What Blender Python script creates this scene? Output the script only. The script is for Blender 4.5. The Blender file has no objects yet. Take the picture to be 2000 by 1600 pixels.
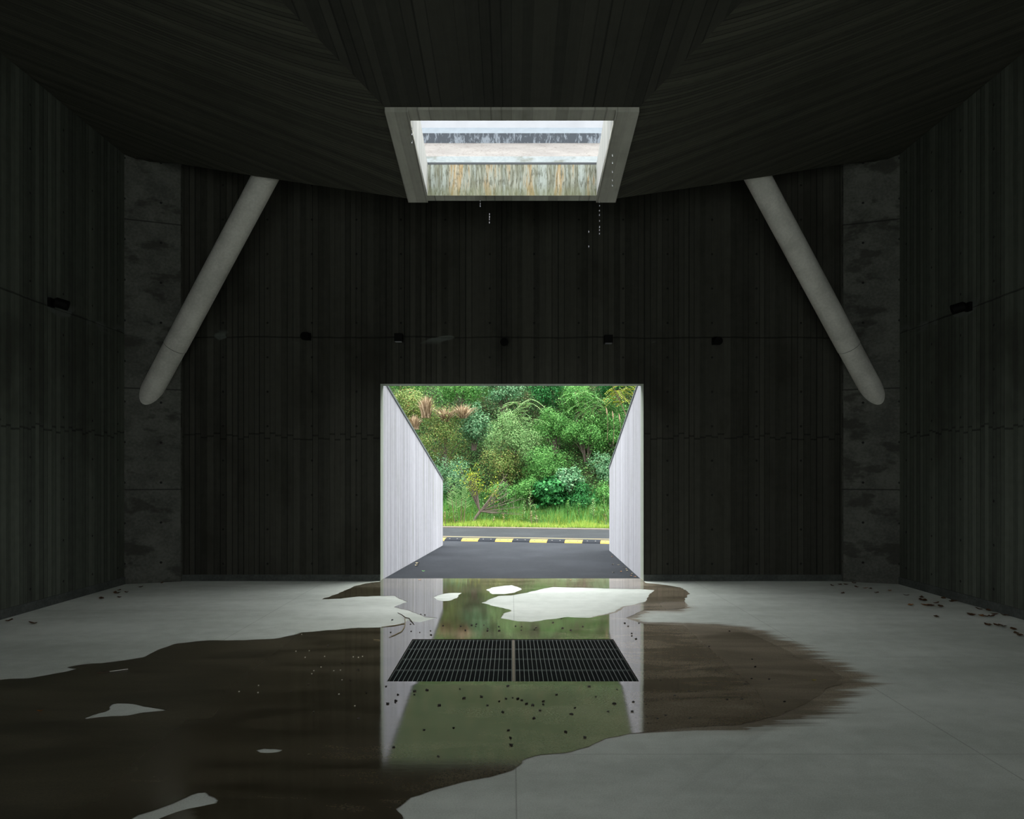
import bpy, bmesh, math, random
import numpy as np
from mathutils import Vector, Matrix

# ---------------------------------------------------------------- camera, sky, light, exposure
scene = bpy.context.scene
COL = scene.collection
F = 1500.0          # focal length in pixels of the 2000 px wide frame
HOR = 925.0         # image row of the horizon
EYE = 1.5
cam_data = bpy.data.cameras.new('camera')
cam_data.sensor_width = 36.0
cam_data.lens = F / 2000 * 36.0
cam_data.shift_y = (HOR - 800) / 2000.0
cam_data.clip_start = 0.05
cam_data.clip_end = 500
cam = bpy.data.objects.new('camera', cam_data)
cam.location = (0, 0, EYE)
cam.rotation_euler = (math.radians(90), 0, 0)
COL.objects.link(cam)
scene.camera = cam

world = bpy.data.worlds.new('overcast_sky')
scene.world = world
world.use_nodes = True
wn = world.node_tree
wn.nodes.clear()
w_out = wn.nodes.new('ShaderNodeOutputWorld')
w_bg = wn.nodes.new('ShaderNodeBackground')
w_geo = wn.nodes.new('ShaderNodeTexCoord')
w_sep = wn.nodes.new('ShaderNodeSeparateXYZ')
w_ramp = wn.nodes.new('ShaderNodeValToRGB')     # overcast sky, brightest overhead
cr = w_ramp.color_ramp
cr.elements.new(0.4); cr.elements.new(0.65)
for e_, (p_, k_) in zip(cr.elements, ((0.0, 0.13), (0.4, 0.26), (0.65, 0.85), (1.0, 1.0))):
    e_.position = p_; e_.color = (0.975 * k_, 1.0 * k_, 0.995 * k_, 1)
wn.links.new(w_geo.outputs['Generated'], w_sep.inputs[0])
wn.links.new(w_sep.outputs['Z'], w_ramp.inputs[0])
wn.links.new(w_ramp.outputs[0], w_bg.inputs[0])
w_bg.inputs[1].default_value = 10.5
wn.links.new(w_bg.outputs[0], w_out.inputs[0])

sun_data = bpy.data.lights.new('sun', 'SUN')    # the bright part of the cloud cover, high overhead
sun_data.energy = 2.5
sun_data.angle = math.radians(38)
sun_data.color = (1.0, 0.99, 0.96)
sun = bpy.data.objects.new('sun', sun_data)
sun.rotation_euler = (math.radians(-6), math.radians(4), 0)
sun.location = (0, 5, 20)
COL.objects.link(sun)

vs = scene.view_settings
vs.view_transform = 'Standard'
vs.look = 'None'
vs.gamma = 1.0
vs.exposure = 0.1
vs.use_curve_mapping = False
scene.cycles.diffuse_bounces = 4
scene.cycles.glossy_bounces = 4
scene.cycles.max_bounces = 8
scene.cycles.sample_clamp_indirect = 6.0
random.seed(7)
RNG = np.random.default_rng(11)

# ---------------------------------------------------------------- helpers
def P(px, py, y):
    """point seen at pixel (px, py) at distance y"""
    return Vector(((px - 1000) * y / F, y, EYE + (HOR - py) * y / F))

def FL(px, py):
    """floor point seen at a pixel (floor rises slightly towards the camera)"""
    h = 0.0
    for _ in range(8):
        y = (EYE - h) * F / (py - HOR)
        h = floor_h(y)
    return ((px - 1000) * y / F, y)

def floor_h(y):
    return -0.0105 * min(3.2, max(0.0, 5.45 - y))

def tag(o, label=None, cat=None, group=None, kind=None):
    if label: o['label'] = label
    if cat: o['category'] = cat
    if group: o['group'] = group
    if kind: o['kind'] = kind
    return o

def empty(name, loc=(0, 0, 0), rz=0.0):
    o = bpy.data.objects.new(name, None)
    o.location = loc
    o.rotation_euler = (0, 0, rz)
    o.empty_display_size = 0.1
    COL.objects.link(o)
    return o

def link_mesh(name, me, mat, parent=None, smooth=False):
    o = bpy.data.objects.new(name, me)
    if mat: me.materials.append(mat)
    if smooth:
        me.polygons.foreach_set('use_smooth', [True] * len(me.polygons))
    COL.objects.link(o)
    if parent: o.parent = parent
    return o

class MB:
    """collects polygons with uv coordinates in metres"""
    def __init__(s):
        s.v, s.f, s.uv = [], [], []
    def quad(s, pts, uvs=None):
        b = len(s.v)
        s.v += [tuple(p) for p in pts]
        s.f.append(tuple(range(b, b + len(pts))))
        if uvs is None:
            a = Vector(pts[0]); e = (Vector(pts[1]) - a)
            n = e.cross(Vector(pts[-1]) - a)
            e1 = e.normalized() if e.length > 1e-9 else Vector((1, 0, 0))
            e2 = n.normalized().cross(e1) if n.length > 1e-12 else Vector((0, 0, 1))
            uvs = [((Vector(p) - a).dot(e1), (Vector(p) - a).dot(e2)) for p in pts]
        s.uv += [tuple(u) for u in uvs]
    def wall_uv(s, pts):
        """u along the ground, v upwards, both in metres"""
        n = (Vector(pts[1]) - Vector(pts[0])).cross(Vector(pts[2]) - Vector(pts[0]))
        if abs(n.z) > 0.9 * n.length:
            uvs = [(p[0], p[1]) for p in pts]
        elif abs(n.x) > abs(n.y):
            uvs = [(p[1], p[2]) for p in pts]
        else:
            uvs = [(p[0], p[2]) for p in pts]
        s.quad(pts, uvs)
    def box(s, x0, x1, y0, y1, z0, z1):
        p = lambda x, y, z: (x, y, z)
        for q in ([p(x0,y0,z0),p(x1,y0,z0),p(x1,y0,z1),p(x0,y0,z1)],
                  [p(x1,y1,z0),p(x0,y1,z0),p(x0,y1,z1),p(x1,y1,z1)],
                  [p(x0,y1,z0),p(x0,y0,z0),p(x0,y0,z1),p(x0,y1,z1)],
                  [p(x1,y0,z0),p(x1,y1,z0),p(x1,y1,z1),p(x1,y0,z1)],
                  [p(x0,y0,z1),p(x1,y0,z1),p(x1,y1,z1),p(x0,y1,z1)],
                  [p(x0,y1,z0),p(x1,y1,z0),p(x1,y0,z0),p(x0,y0,z0)]):
            s.wall_uv(q)
    def hexa(s, b, t):
        """b, t: four bottom and four top points, counter-clockwise from above"""
        s.wall_uv(list(reversed(b))); s.wall_uv(t)
        for i in range(4):
            j = (i + 1) % 4
            s.wall_uv([b[i], b[j], t[j], t[i]])
    def tube(s, pts, rad, n=8, caps=True):
        pts = [Vector(p) for p in pts]
        if not isinstance(rad, (list, tuple)): rad = [rad] * len(pts)
        rings = []
        ref = None
        for i, p in enumerate(pts):
            d = (pts[min(i + 1, len(pts) - 1)] - pts[max(i - 1, 0)]).normalized()
            if ref is None:
                ref = d.orthogonal().normalized()
            a = (ref - d * ref.dot(d))
            a = a.normalized() if a.length > 1e-6 else d.orthogonal().normalized()
            ref = a
            b = d.cross(a)
            base = len(s.v)
            for k in range(n):
                t = 2 * math.pi * k / n
                s.v.append(tuple(p + (a * math.cos(t) + b * math.sin(t)) * rad[i]))
            rings.append(base)
        L = 0
        for i in range(len(pts) - 1):
            l2 = L + (pts[i + 1] - pts[i]).length
            for k in range(n):
                k2 = (k + 1) % n
                s.f.append((rings[i] + k, rings[i] + k2, rings[i + 1] + k2, rings[i + 1] + k))
                u0, u1 = k / n, (k + 1) / n
                s.uv += [(u0, L), (u1, L), (u1, l2), (u0, l2)]
            L = l2
        if caps:
            s.f.append(tuple(rings[0] + k for k in reversed(range(n)))); s.uv += [(0, 0)] * n
            s.f.append(tuple(rings[-1] + k for k in range(n))); s.uv += [(0, 0)] * n
    def build(s, name, mat, parent=None, smooth=False, loc=None, merge=False):
        me = bpy.data.meshes.new(name)
        v = s.v
        if loc is not None:
            v = [(a - loc[0], b - loc[1], c - loc[2]) for a, b, c in v]
        me.from_pydata(v, [], s.f)
        uvl = me.uv_layers.new(name='UVMap')
        uvl.data.foreach_set('uv', [c for u in s.uv for c in u])
        if merge:
            bm = bmesh.new(); bm.from_mesh(me)
            bmesh.ops.remove_doubles(bm, verts=bm.verts, dist=1e-5)
            bm.to_mesh(me); bm.free()
        me.update()
        o = link_mesh(name, me, mat, parent, smooth)
        if loc is not None: o.location = loc
        return o

def np_mesh(name, verts, faces, mat, parent=None, smooth=False):
    """verts (n,3), faces (m,k) numpy arrays"""
    me = bpy.data.meshes.new(name)
    m, k = faces.shape
    me.vertices.add(len(verts)); me.vertices.foreach_set('co', verts.astype(np.float32).ravel())
    me.loops.add(m * k); me.loops.foreach_set('vertex_index', faces.astype(np.int32).ravel())
    me.polygons.add(m)
    me.polygons.foreach_set('loop_start', np.arange(0, m * k, k, dtype=np.int32))
    me.polygons.foreach_set('loop_total', np.full(m, k, dtype=np.int32))
    me.update(calc_edges=True)
    me.validate()
    return link_mesh(name, me, mat, parent, smooth)

def vnoise(x, y, seed=0):
    """value noise in [-1, 1]"""
    x = np.asarray(x, float); y = np.asarray(y, float)
    xi = np.floor(x).astype(np.int64); yi = np.floor(y).astype(np.int64)
    fx = x - xi; fy = y - yi
    fx = fx * fx * (3 - 2 * fx); fy = fy * fy * (3 - 2 * fy)
    def h(a, b):
        n = (a * 374761393 + b * 668265263 + seed * 1442695041) & 0xffffffff
        n = ((n ^ (n >> 13)) * 1274126177) & 0xffffffff
        return ((n ^ (n >> 16)) & 0xffff) / 32767.5 - 1
    return (h(xi, yi) * (1 - fx) + h(xi + 1, yi) * fx) * (1 - fy) + (h(xi, yi + 1) * (1 - fx) + h(xi + 1, yi + 1) * fx) * fy

# ---------------------------------------------------------------- material helpers
class NT:
    def __init__(s, name):
        s.m = bpy.data.materials.new(name)
        s.m.use_nodes = True
        s.t = s.m.node_tree
        s.t.nodes.clear()
        s.out = s.t.nodes.new('ShaderNodeOutputMaterial')
        s.b = s.t.nodes.new('ShaderNodeBsdfPrincipled')
        s.t.links.new(s.b.outputs[0], s.out.inputs[0])
    def n(s, kind, **kw):
        nd = s.t.nodes.new(kind)
        for k, v in kw.items(): setattr(nd, k, v)
        return nd
    def l(s, a, b):
        s.t.links.new(a, b)
    def put(s, sock, v):
        if isinstance(v, bpy.types.NodeSocket): s.l(v, sock)
        elif isinstance(v, (tuple, list)):
            sock.default_value = tuple(v) + (1,) if len(v) == 3 and sock.type == 'RGBA' else tuple(v)
        else: sock.default_value = v
    def math(s, op, a, b=0.0, c=0.0, clamp=False):
        nd = s.n('ShaderNodeMath', operation=op, use_clamp=clamp)
        s.put(nd.inputs[0], a); s.put(nd.inputs[1], b)
        s.put(nd.inputs[2], c)
        return nd.outputs[0]
    def mix(s, f, a, b, blend='MIX'):
        nd = s.n('ShaderNodeMix', data_type='RGBA', blend_type=blend)
        nd.clamp_factor = True
        s.put(nd.inputs[0], f); s.put(nd.inputs[6], a); s.put(nd.inputs[7], b)
        return nd.outputs[2]
    def xyz(s, a, b, c=0.0):
        nd = s.n('ShaderNodeCombineXYZ')
        s.put(nd.inputs[0], a); s.put(nd.inputs[1], b); s.put(nd.inputs[2], c)
        return nd.outputs[0]
    def sep(s, v):
        nd = s.n('ShaderNodeSeparateXYZ'); s.l(v, nd.inputs[0])
        return nd.outputs
    def noise(s, vec, scale, detail=3.0, rough=0.55, dist=0.0):
        nd = s.n('ShaderNodeTexNoise')
        s.l(vec, nd.inputs['Vector'])
        nd.inputs['Scale'].default_value = scale
        nd.inputs['Detail'].default_value = detail
        nd.inputs['Roughness'].default_value = rough
        nd.inputs['Distortion'].default_value = dist
        return nd.outputs['Fac']
    def white(s, w):
        nd = s.n('ShaderNodeTexWhiteNoise', noise_dimensions='1D')
        s.put(nd.inputs['W'], w)
        return nd.outputs['Value']
    def step(s, v, a, b):
        """smooth 0..1 ramp of v between a and b"""
        nd = s.n('ShaderNodeMapRange', interpolation_type='SMOOTHSTEP')
        s.put(nd.inputs['Value'], v)
        nd.inputs['From Min'].default_value = a; nd.inputs['From Max'].default_value = b
        return nd.outputs[0]
    def uv(s):
        nd = s.n('ShaderNodeUVMap', uv_map='UVMap')
        return nd.outputs[0]
    def obj(s):
        return s.n('ShaderNodeTexCoord').outputs['Object']
    def pos(s):
        return s.n('ShaderNodeNewGeometry').outputs['Position']
    def ramp(s, f, stops):
        nd = s.n('ShaderNodeValToRGB')
        cr = nd.color_ramp
        while len(cr.elements) < len(stops): cr.elements.new(0.5)
        for e, (p, c) in zip(cr.elements, stops):
            e.position = p; e.color = tuple(c) + (1,)
        s.put(nd.inputs[0], f)
        return nd.outputs[0]
    def bump(s, h, strength=1.0, dist=0.01):
        nd = s.n('ShaderNodeBump')
        nd.inputs['Strength'].default_value = strength
        nd.inputs['Distance'].default_value = dist
        s.l(h, nd.inputs['Height'])
        s.l(nd.outputs[0], s.b.inputs['Normal'])
        return nd
    def base(s, c, rough=0.8, spec=None, metal=0.0):
        s.put(s.b.inputs['Base Color'], c)
        s.put(s.b.inputs['Roughness'], rough)
        s.b.inputs['Metallic'].default_value = metal
        if spec is not None: s.b.inputs['Specular IOR Level'].default_value = spec
        return s.m

def plain(name, c, rough=0.7, metal=0.0, nscale=20.0, namt=0.25, spec=0.4):
    t = NT(name)
    f = t.noise(t.obj(), nscale, 3)
    a = tuple(x * (1 - namt) for x in c); b = tuple(min(1, x * (1 + namt)) for x in c)
    return t.base(t.mix(f, a, b), rough, spec, metal)

def board_concrete(name, dark, light, *a_, linew=0.13, **k_):
    return _board(name, dark, light, linew, *a_, **k_)
def _board(name, dark, light, linew, bw=0.085, groove=0.5, joints=(), ties=False, stain=(0.03, 0.03, 0.02), stain_amt=0.5,
                   bumpd=0.006, rough=0.85, patch=None, streak=0.0):
    """board-marked concrete: u across the boards, v along them"""
    t = NT(name)
    s = t.sep(t.uv()); u, v = s[0], s[1]
    wob = t.math('MULTIPLY', t.math('SINE', t.math('MULTIPLY', u, 5.3)), 0.02)
    uu = t.math('DIVIDE', t.math('ADD', u, wob), bw)
    idx = t.math('FLOOR', uu)
    fr = t.math('FRACT', uu)
    tint = t.white(idx)
    tint2 = t.white(t.math('ADD', idx, 71.3))
    edge = t.math('MINIMUM', fr, t.math('SUBTRACT', 1.0, fr))
    line = t.math('SUBTRACT', 1.0, t.step(edge, 0.0, linew))
    strong = t.step(tint2, 0.25, 0.8)
    line = t.math('MULTIPLY', line, strong)
    grain = t.noise(t.xyz(t.math('MULTIPLY', u, 40.0), t.math('MULTIPLY', v, 1.6)), 1.0, 4, 0.65)
    big = t.noise(t.xyz(t.math('MULTIPLY', u, 1.1), t.math('MULTIPLY', v, 0.55)), 1.0, 4, 0.6)
    mott = t.noise(t.xyz(u, v), 9.0, 4, 0.6)
    vert = t.noise(t.xyz(t.math('MULTIPLY', u, 9.0), t.math('MULTIPLY', v, 0.35)), 1.0, 3, 0.6)
    f = t.math('MULTIPLY', tint, 0.45)
    f = t.math('ADD', f, t.math('MULTIPLY', grain, 0.45))
    f = t.math('ADD', f, t.math('MULTIPLY', mott, 0.35))
    f = t.math('SUBTRACT', f, 0.12, clamp=True)
    col = t.mix(f, dark, light)
    sm = t.math('MULTIPLY', t.step(big, 0.48, 0.72), stain_amt)
    col = t.mix(sm, col, stain)
    if streak:
        sv = t.math('MULTIPLY', t.step(vert, 0.55, 0.75), streak)
        col = t.mix(sv, col, (0.15, 0.16, 0.12))
    col = t.mix(t.math('MULTIPLY', line, groove), col, tuple(c * 0.25 for c in dark))
    h = t.math('ADD', t.math('MULTIPLY', tint2, 0.5), t.math('MULTIPLY', grain, 0.25))
    h = t.math('SUBTRACT', h, t.math('MULTIPLY', line, 0.6))
    for k, (z, stag) in enumerate(joints):
        off = t.math('MULTIPLY', t.math('SUBTRACT', t.white(t.math('ADD', idx, 13.0 + k)), 0.5), stag)
        if stag == 0:
            off = t.math('MULTIPLY', t.math('SUBTRACT', t.noise(t.xyz(u, 3.0), 1.2, 3), 0.5), 0.06)
        d = t.math('ABSOLUTE', t.math('SUBTRACT', t.math('SUBTRACT', v, z), off))
        jl = t.math('SUBTRACT', 1.0, t.step(d, 0.004, 0.014))
        col = t.mix(t.math('MULTIPLY', jl, 0.6), col, tuple(c * 0.3 for c in dark))
        h = t.math('SUBTRACT', h, jl)
        if patch and k == 0:   # smeared repair mortar along the joint
            pn = t.noise(t.xyz(t.math('MULTIPLY', u, 1.3), t.math('MULTIPLY', v, 3.0)), 1.0, 2, 0.5, 0.5)
            pd = t.math('SUBTRACT', 1.0, t.step(d, 0.03, 0.12))
            pm = t.math('MULTIPLY', t.step(pn, 0.60, 0.64), pd)
            col = t.mix(pm, col, patch)
    if ties:
        cu = t.math('SUBTRACT', t.math('FRACT', t.math('DIVIDE', u, 0.62)), 0.5)
        cv = t.math('SUBTRACT', t.math('FRACT', t.math('DIVIDE', v, 0.48)), 0.5)
        dd = t.math('SQRT', t.math('ADD', t.math('POWER', t.math('MULTIPLY', cu, 0.62), 2.0), t.math('POWER', t.math('MULTIPLY', cv, 0.48), 2.0)))
        tm = t.math('SUBTRACT', 1.0, t.step(dd, 0.011, 0.017))
        col = t.mix(t.math('MULTIPLY', tm, 0.85), col, (0.004, 0.004, 0.003))
        h = t.math('SUBTRACT', h, tm)
    t.bump(h, 1.0, bumpd)
    return t.base(col, rough, 0.3)

WALL_D, WALL_L = (0.013, 0.016, 0.012), (0.115, 0.132, 0.104)
M = {}
M['wall'] = board_concrete('board_marked_dark_concrete', WALL_D, WALL_L, 0.075, 0.9,
                           joints=((3.40, 0), (2.02, 0.10)), ties=True, patch=(0.075, 0.085, 0.075), stain=(0.014, 0.014, 0.009), stain_amt=0.6)
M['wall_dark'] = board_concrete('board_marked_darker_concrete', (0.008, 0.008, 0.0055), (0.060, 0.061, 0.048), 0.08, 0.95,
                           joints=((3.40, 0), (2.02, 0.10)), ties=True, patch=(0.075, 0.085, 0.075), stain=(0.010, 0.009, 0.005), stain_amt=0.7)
M['ceiling'] = board_concrete('board_marked_ceiling_concrete', (0.010, 0.0105, 0.007), (0.080, 0.082, 0.060), 0.055, 1.0,
                              stain=(0.02, 0.02, 0.013), stain_amt=0.5)
M['wing'] = board_concrete('board_marked_pale_concrete', (0.25, 0.25, 0.275), (0.50, 0.50, 0.55), 0.058, 0.9, linew=0.22,
                           stain=(0.28, 0.285, 0.275), stain_amt=0.35, bumpd=0.004, streak=0.85)
M['shaft'] = board_concrete('board_marked_shaft_concrete', (0.20, 0.21, 0.205), (0.34, 0.34, 0.32), 0.06, 0.6,
                            stain=(0.25, 0.25, 0.2), stain_amt=0.4, bumpd=0.003, streak=0.3)
M['frame'] = board_concrete('board_marked_rim_concrete', (0.20, 0.20, 0.17), (0.48, 0.48, 0.42), 0.105, 0.5,
                            stain=(0.05, 0.05, 0.035), stain_amt=0.4)
M['jamb'] = board_concrete('jamb_concrete', (0.20, 0.23, 0.19), (0.36, 0.40, 0.34), 0.2, 0.2, stain_amt=0.2)

def smooth_concrete(name, dark, light, stain, amt=0.5, joints=(), ties=False, rough=0.8):
    t = NT(name)
    s = t.sep(t.uv()); u, v = s[0], s[1]
    p = t.xyz(u, v)
    f = t.math('ADD', t.math('MULTIPLY', t.noise(p, 3.0, 5, 0.6), 0.6), t.math('MULTIPLY', t.noise(p, 30.0, 3, 0.6), 0.4))
    col = t.mix(t.step(f, 0.35, 0.65), dark, light)
    blotch = t.noise(t.xyz(t.math('MULTIPLY', u, 2.0), t.math('MULTIPLY', v, 3.4)), 1.0, 4, 0.6)
    col = t.mix(t.math('MULTIPLY', t.step(blotch, 0.52, 0.62), amt), col, stain)
    h = f
    for z in joints:
        d = t.math('ABSOLUTE', t.math('SUBTRACT', v, z))
        jl = t.math('SUBTRACT', 1.0, t.step(d, 0.005, 0.012))
        col = t.mix(t.math('MULTIPLY', jl, 0.8), col, tuple(c * 0.2 for c in dark))
        h = t.math('SUBTRACT', h, jl)
    if ties:
        cu = t.math('SUBTRACT', t.math('FRACT', t.math('DIVIDE', u, 0.42)), 0.5)
        cv = t.math('SUBTRACT', t.math('FRACT', t.math('DIVIDE', v, 0.55)), 0.5)
        dd = t.math('SQRT', t.math('ADD', t.math('POWER', t.math('MULTIPLY', cu, 0.42), 2.0), t.math('POWER', t.math('MULTIPLY', cv, 0.55), 2.0)))
        tm = t.math('SUBTRACT', 1.0, t.step(dd, 0.012, 0.02))
        col = t.mix(tm, col, (0.004, 0.004, 0.003))
    t.bump(h, 0.6, 0.004)
    return t.base(col, rough, 0.35)

M['pilaster'] = smooth_concrete('smooth_pilaster_concrete', (0.05, 0.053, 0.045), (0.10, 0.105, 0.09), (0.02, 0.02, 0.015), 0.7,
                                joints=(1.28, 2.66, 4.95), ties=True)
M['strut'] = smooth_concrete('smooth_strut_concrete', (0.42, 0.42, 0.38), (0.55, 0.55, 0.50), (0.36, 0.36, 0.32), 0.4)
M['joint'] = plain('dark_joint', (0.03, 0.03, 0.025), 0.9)
M['kerb'] = smooth_concrete('kerb_concrete', (0.035, 0.041, 0.038), (0.075, 0.084, 0.076), (0.025, 0.028, 0.025), 0.4)

# ---- floor: dry concrete and, where the 'wet' attribute says so, damp concrete
def floor_material(name, film):
    t = NT(name)
    pos = t.pos(); s = t.sep(pos); x, y = s[0], s[1]
    p = t.xyz(x, y)
    n1 = t.noise(t.xyz(t.math('MULTIPLY', x, 0.35), t.math('MULTIPLY', y, 1.1)), 1.0, 5, 0.6)
    n2 = t.noise(p, 120.0, 2, 0.7)
    n3 = t.noise(p, 6.0, 4, 0.6)
    f = t.math('ADD', t.math('MULTIPLY', n1, 0.5), t.math('ADD', t.math('MULTIPLY', n2, 0.3), t.math('MULTIPLY', n3, 0.2)))
    dry = t.mix(t.step(f, 0.36, 0.64), (0.43, 0.465, 0.42), (0.66, 0.695, 0.645))
    # sweeping tyre and trowel marks
    arc = t.math('SQRT', t.math('ADD', t.math('POWER', t.math('SUBTRACT', x, 9.0), 2.0), t.math('POWER', t.math('ADD', y, 2.5), 2.0)))
    arcn = t.noise(t.xyz(t.math('MULTIPLY', arc, 9.0), t.math('MULTIPLY', x, 0.15)), 1.0, 3, 0.7)
    dry = t.mix(t.math('MULTIPLY', t.step(arcn, 0.60, 0.74), 0.12), dry, (0.20, 0.21, 0.20))
    # saw-cut joints
    jm = None
    for a, c in ((x, 0.02), (x, 2.53), (x, -2.6), (y, 4.14), (y, 6.27), (y, 8.4)):
        d = t.math('ABSOLUTE', t.math('SUBTRACT', a, c))
        j = t.math('SUBTRACT', 1.0, t.step(d, 0.001, 0.005))
        jm = j if jm is None else t.math('MAXIMUM', jm, j)
    dry = t.mix(t.math('MULTIPLY', jm, 0.4), dry, (0.10, 0.10, 0.09))
    wetn = t.noise(t.xyz(t.math('MULTIPLY', x, 0.9), t.math('MULTIPLY', y, 3.2)), 1.0, 5, 0.65, 0.6)
    wetc = t.mix(t.step(wetn, 0.32, 0.68), (0.095, 0.080, 0.054), (0.27, 0.232, 0.178))
    wetc = t.mix(t.math('MULTIPLY', t.step(t.noise(p, 75.0, 2, 0.7), 0.42, 0.60), 0.45), wetc, (0.04, 0.034, 0.024))
    wetc = t.mix(t.math('MULTIPLY', n2, 0.5), wetc, (0.085, 0.073, 0.054))
    wet_side = t.step(t.math('ADD', x, t.math('MULTIPLY', n1, 1.5)), -0.6, 2.6)     # wet colour darker on the left, paler on the right
    wetc = t.mix(wet_side, t.mix(1.0, wetc, (0.50, 0.50, 0.42), 'MULTIPLY'), t.mix(1.0, wetc, (1.5, 1.46, 1.4), 'MULTIPLY'))
    if film:
        lim = t.step(t.noise(p, 0.8, 3, 0.5, 0.4), 0.50, 0.60)     # where the water stands deeper it is smoother
        grit = t.noise(p, 160.0, 2, 0.6)
        rip = t.noise(t.xyz(x, t.math('MULTIPLY', y, 2.5)), 10.0, 2, 0.5)
        h = t.math('ADD', t.math('MULTIPLY', grit, 0.10), t.math('MULTIPLY', rip, 0.22))
        far = t.step(y, 4.7, 5.4)
        smoothness = t.math('MAXIMUM', far, lim)
        r = t.math('SUBTRACT', 0.055, t.math('MULTIPLY', smoothness, 0.05))
        thin = t.math('MAXIMUM', t.math('SUBTRACT', 1.0, t.step(x, -2.3, -1.15)), t.step(x, 1.15, 1.9))   # thin rough film away from the drain
        thin = t.math('MULTIPLY', thin, t.math('SUBTRACT', 1.0, t.step(y, 8.8, 9.4)))
        r = t.math('ADD', r, t.math('MULTIPLY', thin, 0.33))
        nd = t.bump(h, 0.045, 0.01)
        t.b.inputs['IOR'].default_value = 1.9
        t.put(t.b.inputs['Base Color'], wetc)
        t.put(t.b.inputs['Roughness'], r)
        return t.m
    a = t.n('ShaderNodeAttribute', attribute_name='wet').outputs['Fac']
    soft = t.noise(t.xyz(t.math('MULTIPLY', x, 1.0), t.math('MULTIPLY', y, 14.0)), 1.0, 4, 0.6)
    side = t.math('MULTIPLY', t.step(x, 0.6, 2.2), t.math('SUBTRACT', 1.0, t.step(y, 8.0, 9.0)))
    aa = t.math('ADD', a, t.math('MULTIPLY', t.math('MULTIPLY', t.math('SUBTRACT', soft, 0.5), 0.55), side))
    wm = t.math('SUBTRACT', 1.0, t.step(aa, -0.004, 0.010))
    wm2 = t.math('SUBTRACT', 1.0, t.step(aa, -0.03, 0.14))
    wm = t.mix(side, wm, wm2)
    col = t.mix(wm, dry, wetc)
    t.put(t.b.inputs['Base Color'], col)
    t.put(t.b.inputs['Roughness'], 0.62)
    t.b.inputs['Specular IOR Level'].default_value = 0.45
    t.bump(t.math('ADD', n2, t.math('MULTIPLY', jm, -3.0)), 0.25, 0.002)
    return t.m
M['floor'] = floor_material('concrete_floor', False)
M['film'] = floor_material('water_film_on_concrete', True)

# ---------------------------------------------------------------- floor and puddle
D0, D1 = 10.71, 10.96        # far wall, inner and outer face
W = 5.25                     # half width of the hall
BACK = -3.5                  # wall behind the camera
ZC = 5.82                    # height where the roof meets the walls
GX0, GX1, GY0, GY1 = -0.90, 0.915, 5.53, 6.94    # drain opening

def poly(pts): return np.array([FL(a, b) for a, b in pts])
outer = poly([(743,1129.5),(743,1136.5),(715,1140),(690,1146),(672,1155),(655,1162),(628,1171),(665,1169.5),(700,1165.5),(770,1164),(795,1176),(768,1186),
    (795,1192),(832,1206),(858,1207),(818,1216),(795,1212),(780,1222),(742,1226),(700,1227),(640,1232),(590,1236),(570,1242),(540,1248),
    (480,1251),(400,1252),(340,1258),(310,1270),(280,1285),(200,1296),(160,1299),(130,1304),(149,1307),(130,1313),(60,1325),(0,1328),(-200,1345),
    (-420,1400),(-500,1600),(-300,1800),(500,1800),(740,1640),(790,1597),(772,1583),(800,1557),(860,1540),(900,1532),(940,1521),(1000,1505),(1030,1479),
    (1070,1472),(1120,1470),(1145,1460),(1180,1445),(1230,1434),(1300,1430),(1360,1426),(1420,1427),(1480,1424),(1560,1408),(1620,1382),(1650,1362),(1680,1336),
    (1672,1315),(1640,1300),(1600,1286),(1540,1258),(1500,1240),(1460,1228),(1400,1220),(1340,1217),(1262,1216),(1237,1208.5),(1250,1203),(1266,1194),
    (1300,1194),(1325,1194),(1348,1187),(1335,1175),(1346,1160),(1330,1148),(1300,1143),(1262,1139),(1257,1135.5),(1257,1129.5)])
holes = [poly(h) for h in (
    [(950,1152),(960,1148),(985,1144),(1000,1143),(1012,1147),(1021,1152),(1005,1158),(985,1161),(960,1161)],
    [(942,1178),(960,1169),(975,1164),(1000,1163),(1030,1158),(1055,1151),(1080,1147),(1130,1148),(1200,1150),(1250,1151),(1278,1153),(1268,1164),
     (1262,1175),(1240,1181),(1215,1185),(1200,1195),(1180,1200),(1150,1207),(1110,1206),(1070,1211),(1040,1216),(1010,1214),(978,1208),(985,1198),(1000,1192),(975,1187)],
    [(848,1166),(865,1160),(890,1158),(903,1158),(893,1168),(880,1174),(865,1175),(852,1171)],
    [(148,1408),(180,1396),(208,1389),(220,1374),(255,1375),(290,1382),(329,1388),(280,1392),(245,1399),(205,1401)],
    [(235,1622),(262,1594),(300,1582),(350,1563),(378,1549),(405,1546),(418,1557),(432,1569),(385,1579),(335,1592),(300,1606),(270,1630)],
    [(500,1466),(510,1463),(558,1465),(552,1470),(510,1471)],
    [(600,1473),(606,1471),(613,1474),(605,1476)],
    [(450,1470),(458,1469),(467,1471),(458,1473)])]

def sdf(px, py, pg):
    d = np.full(px.shape, 1e9); inside = np.zeros(px.shape, bool)
    n = len(pg)
    for i in range(n):
        ax, ay = pg[i]; bx, by = pg[(i + 1) % n]
        ex, ey = bx - ax, by - ay
        t = np.clip(((px - ax) * ex + (py - ay) * ey) / (ex * ex + ey * ey + 1e-12), 0, 1)
        d = np.minimum(d, (px - ax - t * ex) ** 2 + (py - ay - t * ey) ** 2)
        c = (ay > py) != (by > py)
        if by != ay:
            inside ^= c & (px < ax + (py - ay) * ex / ey)
    d = np.sqrt(d)
    return np.where(inside, -d, d)

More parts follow.
